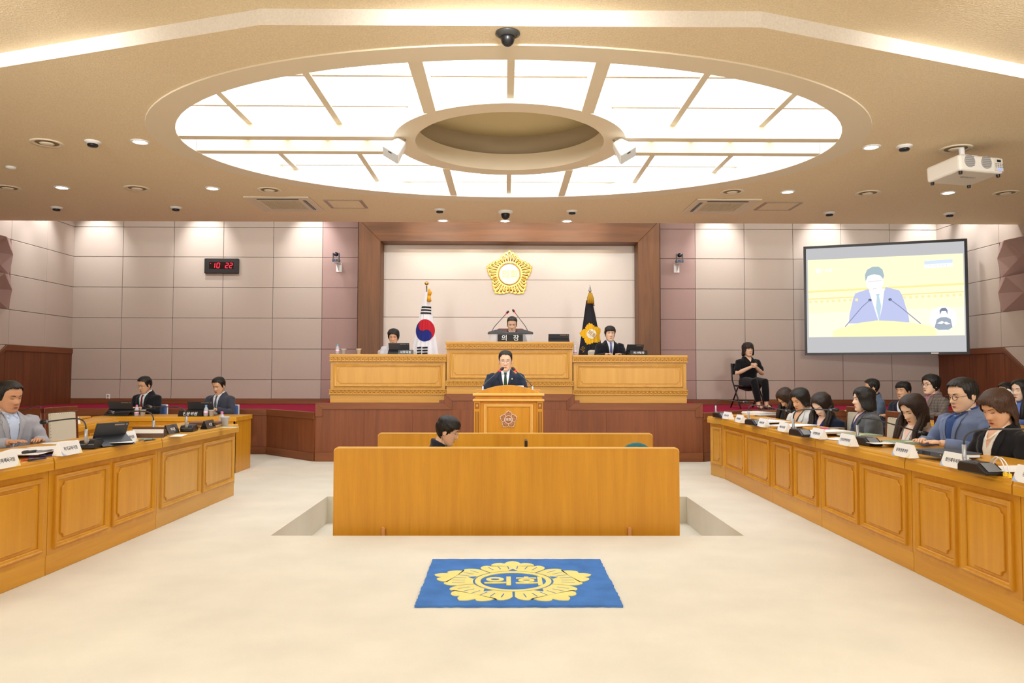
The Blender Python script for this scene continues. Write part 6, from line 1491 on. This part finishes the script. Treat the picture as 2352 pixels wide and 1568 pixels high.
# =================================================================== tablets
def tablet(lab, p, z, rz, w=.28, h=.19, tilt=18, kb=True, group='black tablets on stands'):
    t = thing('tablet', lab, 'tablet', (p.x, p.y, z), rz, group)
    M = TR(0, 0, .008) @ RX(R(tilt)); MB(M).box(-w / 2, w / 2, -.005, .004, 0, h).obj('body', DGREY, t, bevel=.006, seg=2)
    MB(M).box(-w / 2 + .004, w / 2 - .004, .0041, .0045, .004, h - .004).obj('display', mat('tablet_glass', '#0c0e14', .08), t)
    MB(M).box(w * .05, w * .36, -.0065, -.005, h - .024, h - .014).obj('pen_slot', mat('pen_copper', '#a89384', .35, metal=.4), t, bevel=.002); MB(M).box(w * .40, w * .46, -.0065, -.005, h - .026, h - .012).obj('camera_bump', MGREY, t)
    MB().box(-w / 2, w / 2, -.02, .17, 0, .006).obj('keyboard_cover', BLACKP, t, bevel=.002)
    s_ = MB(); s_.add([(-w / 2, -h * .45 * math.sin(R(tilt)), h * .45), (w / 2, -h * .45 * math.sin(R(tilt)), h * .45), (w / 2 - .0, -.15, .004), (-w / 2 + .0, -.15, .004)], [(0, 1, 2, 3)]); o = s_.obj('stand_flap', BLACKP, t, fix=False)
    sm = o.modifiers.new('t', 'SOLIDIFY'); sm.thickness = .003
    return t
tablet('tablet propped on the left row before the man in pale grey', PZ(246, 1022, TZ), TZ, RL - R(28), tilt=22, w=.27, h=.185)
tablet('tablet before the man in charcoal suit, rear left desk', PY(281, 949, yd + .30), .76, R(-8), w=.36, h=.20)
tablet('tablet before the man in slate suit, rear left desk', PY(463, 949, yd + .30), .76, R(-2), w=.36, h=.20)
tablet('tablet before the woman on the left rostrum desk', PY(917, 812, YR + .25), zs_, 0, w=.33, h=.185)
tablet('tablet on the right side of the central rostrum desk', PY(1283, 783, YR + .2), zl, 0, w=.33, h=.13)
tablet('tilted tablet before the man on the right rostrum desk', PY(1455, 813, YR + .25), zs_, R(18), w=.30, h=.18, tilt=26)
# =================================================================== cups, bottles
def bottle(lab, p, z, cap, s=1.0):
    t = thing('water_bottle', lab, 'bottle', (p.x, p.y, z), 0, 'small water bottles'); PET = mat('clear_pet', '#dfe8ee', .1, alpha=.45, coat=.8)
    MB().lathe([(.001, 0), (.028, .002), (.03, .02), (.03, .09), (.026, .105), (.014, .128), (.012, .135), (.001, .136)], 18).obj('bottle_body', PET, t, smooth=True)
    MB().lathe([(.0305, .03), (.0308, .032), (.0308, .072), (.0305, .074)], 18).obj('label', mat('bottle_label', '#f0dfe8', .5), t, smooth=True); MB().lathe([(.0312, .036), (.0312, .048)], 18).obj('label_band', mat('label_pink', '#d984b8', .5), t, smooth=True)
    MB().lathe([(.001, .133), (.015, .133), (.015, .155), (.001, .156)], 14).obj('cap', mat('cap_' + cap.strip('#'), cap, .4), t); t.scale = (s, s, s); return t
def cup(lab, p, z, m, h=.085, r=.038, s=1.0, group='drinking cups'):
    t = thing('cup', lab, 'cup', (p.x, p.y, z), 0, group)
    MB().lathe([(.001, .0), (r * .72, .0), (r * .98, h), (r * 1.08, h), (r * 1.08, h - .004), (r * .94, h - .005), (r * .68, .004), (.001, .004)], 20).obj('cup_wall', m, t, smooth=True)
    MB().lathe([(r * 1.0, h - .002), (r * 1.12, h), (r * 1.12, h + .006), (r * 1.0, h + .006)], 20).obj('rim', m, t, smooth=True); t.scale = (s, s, s); return t
PCUP = mat('paper_cup', '#ecdfce', .6); GCUP = mat('clear_cup', '#e9ecee', .15, alpha=.6)
bottle('pink-capped bottle before the man in charcoal suit', PY(314, 950, yd + .08), .76, '#e679b4'); cup('clear cup before the man in charcoal suit', PY(328, 950, yd + .08), .76, GCUP)
bottle('blue-capped bottle before the man in slate suit', PY(473, 950, yd + .08), .76, '#6aa8dd'); cup('clear cup before the man in slate suit', PY(486, 950, yd + .08), .76, GCUP)
q = PZ(516, 978, TZ); bottle('pink-capped bottle behind the clear cup at the end of the left row', q + Vector((-.05, .05, 0)), TZ, '#e679b4', .98); cup('wide clear cup at the far end of the left row', q, TZ, GCUP, .095, .046)
q = PZ(149, 974, TZ); cup('paper cup on the second-row desk, left', q + Vector((-.03, .0, 0)), TZ, PCUP, .09, .04)
bottle('blue-capped bottle on the left rostrum desk', PY(775, 812, YR + .05), zs_, '#6aa8dd'); cup('clear cup on the left rostrum desk', PY(789, 812, YR + .05), zs_, GCUP, .078, .04); cup('paper cup on the left rostrum desk', PY(824, 812, YR + .05), zs_, PCUP, .08, .036)
bottle('clear bottle between central and right rostrum desks', PY(1321, 813, YR + .25), zs_, '#e8eef2')
# =================================================================== papers, folders, pens
def sheets(lab, px, py, z, w, d, rz, n=1, m=PAPER, name='paper_stack', cat='papers', h=None, grp='papers on the desks'):
    p = PZ(px, py, z); t = thing(name, lab, cat, (p.x, p.y, z), rz, grp); rnd = random.Random(int(px * 7 + py)); hh = h or .002
    for k in range(n):
        MB(TR(rnd.uniform(-.012, .012) * (n > 1), rnd.uniform(-.012, .012) * (n > 1), 0) @ RZ(R(rnd.uniform(-5, 5) * (n > 1)))).box(-w / 2, w / 2, -d / 2, d / 2, k * (hh + .0003), k * (hh + .0003) + hh).obj('sheet', m, t)
    return t
A4 = (.21, .297)
sheets('loose white sheets before the man in pale grey', 62, 1038, LZ, .30, .42, R(12), 3); sheets('white sheets beside the nearest left microphone', 120, 1029, LZ, .21, .30, R(55), 2); sheets('white sheets in front of the empty chair, left row', 170, 1017, LZ, .24, .36, R(75), 2)
sheets('white sheet between tablet and name plate, left row', 282, 1014, LZ, .16, .22, R(20), 1); sheets('white sheet beneath the second-row microphone', 85, 969, LZ, .16, .22, R(20), 1)
sheets('pale sheet beneath the microphone at the left row end', 410, 1000, TZ, .10, .24, R(10), 1); sheets('pale mint tray sheet under the end cup, left row', 527, 981, TZ, .16, .10, R(0), 1, mat('mint_sheet', '#cfe8e0', .7), 'tray_sheet')
sheets('thick white document block at the far end of the right row', 1742, 952, LZ, .26, .36, R(20), 4, h=.009); sheets('open white binder sheets before the brown-haired woman', 1770, 969, LZ, .22, .40, R(-70), 3)
sheets('spread white sheets before the white-jacket woman', 1822, 977, LZ, .30, .44, R(-60), 3); sheets('thick white report before the woman in navy', 1895, 993, LZ, .26, .40, R(-74), 4, h=.004)
sheets('white sheets beneath the name plate before the grey-jacket woman', 1925, 1008, TZ, .18, .26, R(-60), 2); sheets('small white sheets left of the dusty rose jacket', 2030, 1018, LZ, .12, .22, R(-80), 2); sheets('white sheet on the nearest right desk', 2330, 1076, LZ, .24, .34, R(-80), 1)
GRN = mat('sage_cover', '#93a888', .6)
def notebook(lab, px, py, z, w, d, rz, m=GRN, h=.016, sticker=True):
    p = PZ(px, py, z); t = thing('notebook', lab, 'notebook', (p.x, p.y, z), rz, 'sage green notebooks'); MB().box(-w / 2, w / 2, -d / 2, d / 2, 0, .003).obj('back_cover', m, t); MB().box(-w / 2 + .004, w / 2 - .006, -d / 2 + .004, d / 2 - .004, .003, h - .003).obj('page_block', PAPER, t)
    MB().box(-w / 2, w / 2, -d / 2, d / 2, h - .003, h).obj('cover', m, t); MB().box(-w / 2 - .002, -w / 2 + .003, -d / 2, d / 2, 0, h).obj('spine', m, t)
    if sticker: MB().lathe([(.001, h), (.045, h), (.045, h + .0008), (.001, h + .0008)], 24, sx=.6).obj('oval_label', mat('cream_label', '#e6ecc6', .6), t)
notebook('sage green notebook with cream oval, before the grey-jacket woman', 1975, 1001, LZ, .22, .30, R(-80)); notebook('sage green notebook before the dusty rose jacket', 2090, 1018, LZ, .22, .34, R(-82), sticker=True)
# dark ring binder before the man in pale blue
p = PZ(2185, 1046, LZ); t = thing('ring_binder', 'open dark blue-grey ring binder before the man in pale blue', 'binder', (p.x, p.y, LZ), R(-86))
BND = mat('binder_cover', '#47505f', .45); MB().box(-.16, .16, -.15, .10, 0, .004).obj('lower_cover', BND, t); MB().box(-.16, .16, -.155, -.148, 0, .032).obj('spine', BND, t, bevel=.002); MB().box(-.15, .15, -.14, .09, .004, .022).obj('pages', PAPER, t); MB().box(-.16, .16, -.15, .10, .024, .032).obj('upper_cover', BND, t, bevel=.002)
for x in (-.12, .12): MB().ell((x, -.157, .016), (.005, .003, .005), 8, 6).obj('rivet', GOLD, t)
MB().box(-.07, .01, -.1575, -.155, .006, .026).obj('spine_label', BLACKP, t)
# brown folder (standing) and brown box on the left row
p = PZ(339, 1005, LZ); BRN = mat('brown_board', '#5b3a28', .5)
t = thing('brown_folder', 'upright brown folder on the left row beside the microphone', 'folder', (p.x, p.y, LZ), R(4)); MB(RX(R(-8))).box(-.13, .13, 0, .006, 0, .085).obj('front_board', BRN, t, bevel=.002); MB(RX(R(8))).box(-.13, .13, .02, .026, 0, .085).obj('rear_board', BRN, t, bevel=.002); MB().box(-.125, .125, .005, .022, 0, .07).obj('folder_pages', PAPER, t)
p = PZ(472, 975, LZ); t = thing('brown_case', 'flat brown case behind the microphone at the left row end', 'case', (p.x, p.y, LZ), R(6)); MB().box(-.14, .14, -.10, .10, 0, .018).obj('case_base', BRN, t, bevel=.003); MB().box(-.14, .14, -.10, .10, .019, .034).obj('case_lid', mat('brown_lid', '#7a5746', .4), t, bevel=.003)
# clear acrylic box between navy and grey women
p = PZ(1924, 989, LZ); t = thing('business_card_box', 'small clear box beside the white report, right row', 'box', (p.x, p.y, LZ), R(-70)); MB().box(-.05, .05, -.04, .04, 0, .026).obj('box_base', ACR, t, bevel=.003); MB().box(-.05, .05, -.04, .04, .027, .032).obj('box_lid', mat('taupe_lid', '#8d8074', .5), t)
# pens
def pen(lab, px, py, z, col, rz, L=.14, r=.0045, grp='pens on the left row'):
    p = PZ(px, py, z); t = thing('pen', lab, 'pen', (p.x, p.y, z + r), rz, grp); MB().tube([(-L / 2, 0, 0), (L / 2 - .02, 0, 0)], r, 8).obj('barrel', mat('pen_' + col.strip('#'), col, .35), t, smooth=True)
    MB().tube([(L / 2 - .02, 0, 0), (L / 2, 0, 0)], [r, r * .25], 8).obj('tip', MGREY, t, smooth=True); MB().tube([(-L / 2 + .005, 0, r + .002), (-L / 2 + .045, 0, r + .001)], .0015, 6).obj('clip', CHROME, t)
pen('thick black marker lying on the white sheets, left row', 70, 1040, LZ + .008, '#2a2a30', R(75), .12, .009); pen('clear grey pen beside the thick marker', 104, 1037, LZ + .008, '#8b8792', R(78), .14, .006)
pen('violet pen on the near left desk', 85, 1049, TZ, '#6d4fb5', R(80)); pen('blue and red pen on the near left desk', 112, 1047, TZ, '#2f3fc0', R(76)); pen('red pen at the left desk edge', 70, 1056, TZ, '#d04838', R(78)); pen('black pen case strip on the near left desk', 88, 1056, TZ, '#2b2226', R(80), .16, .007)
pen('white and blue pen by the brown folder', 337, 1010, TZ, '#7fc4e8', R(60)); pen('black pen by the brown folder', 345, 1012, TZ, '#1d1c22', R(75)); pen('pink highlighter on the white report, right row', 1896, 985, LZ + .018, '#e2599a', R(-70), .13, .007, 'pens on the right row'); pen('white pen upright beside the far microphone', 1708, 962, TZ, '#f3f3f3', R(-60), .14, .004, 'pens on the right row')
# cables with yellow plugs at the near right
p = PZ(2305, 1092, TZ); t = thing('network_cables', 'two white looped cables with yellow plugs on the nearest right desk', 'cable', (p.x, p.y, TZ), R(0)); CW = mat('cable_white', '#e9e9ea', .4)
for k, (xa_, xb_) in enumerate(((2270, 2309), (2276, 2319))):
    A = PZ(xa_, 1084 + 2 * k, TZ + .004) - p; B = PZ(xb_, 1086 + k * 3, TZ + .02) - p; A.z = .004; B.z = .022; U_ = Vector((0, 0, .12))
    pts = []
    for i in range(13):
        u = i / 12; q = A.lerp(B, u); q.z += .088 * math.sin(math.pi * u) ** .6; pts.append(q)
    MB().tube(pts, .0035, 8).obj('cable', CW, t, smooth=True); MB().box(-.009, .009, -.009, .009, 0, .024).obj('plug', mat('plug_yellow', '#eec32a', .4), t, loc=(B.x, B.y, 0), bevel=.002)
# small glasses for reading on right row
p = PZ(1766, 966, LZ + .008); t = thing('spiral_binder', 'open spiral binder with wire rings before the brown-haired woman', 'binder', (p.x, p.y, LZ + .008), R(-75)); MB().box(-.02, .14, -.12, .12, 0, .006).obj('page_half', PAPER, t); MB().box(-.20, -.03, -.12, .12, 0, .006).obj('page_half', PAPER, t)
for k in range(7): MB().tube([(-.03 + .02 * math.cos(a), -.1 + k * .033, .008 + .018 * math.sin(a)) for a in [i * math.pi / 5 for i in range(6)]], .0018, 6).obj('wire_ring', CHROME, t)
bpy.data.scenes.remove(TMP)
bpy.context.view_layer.update()
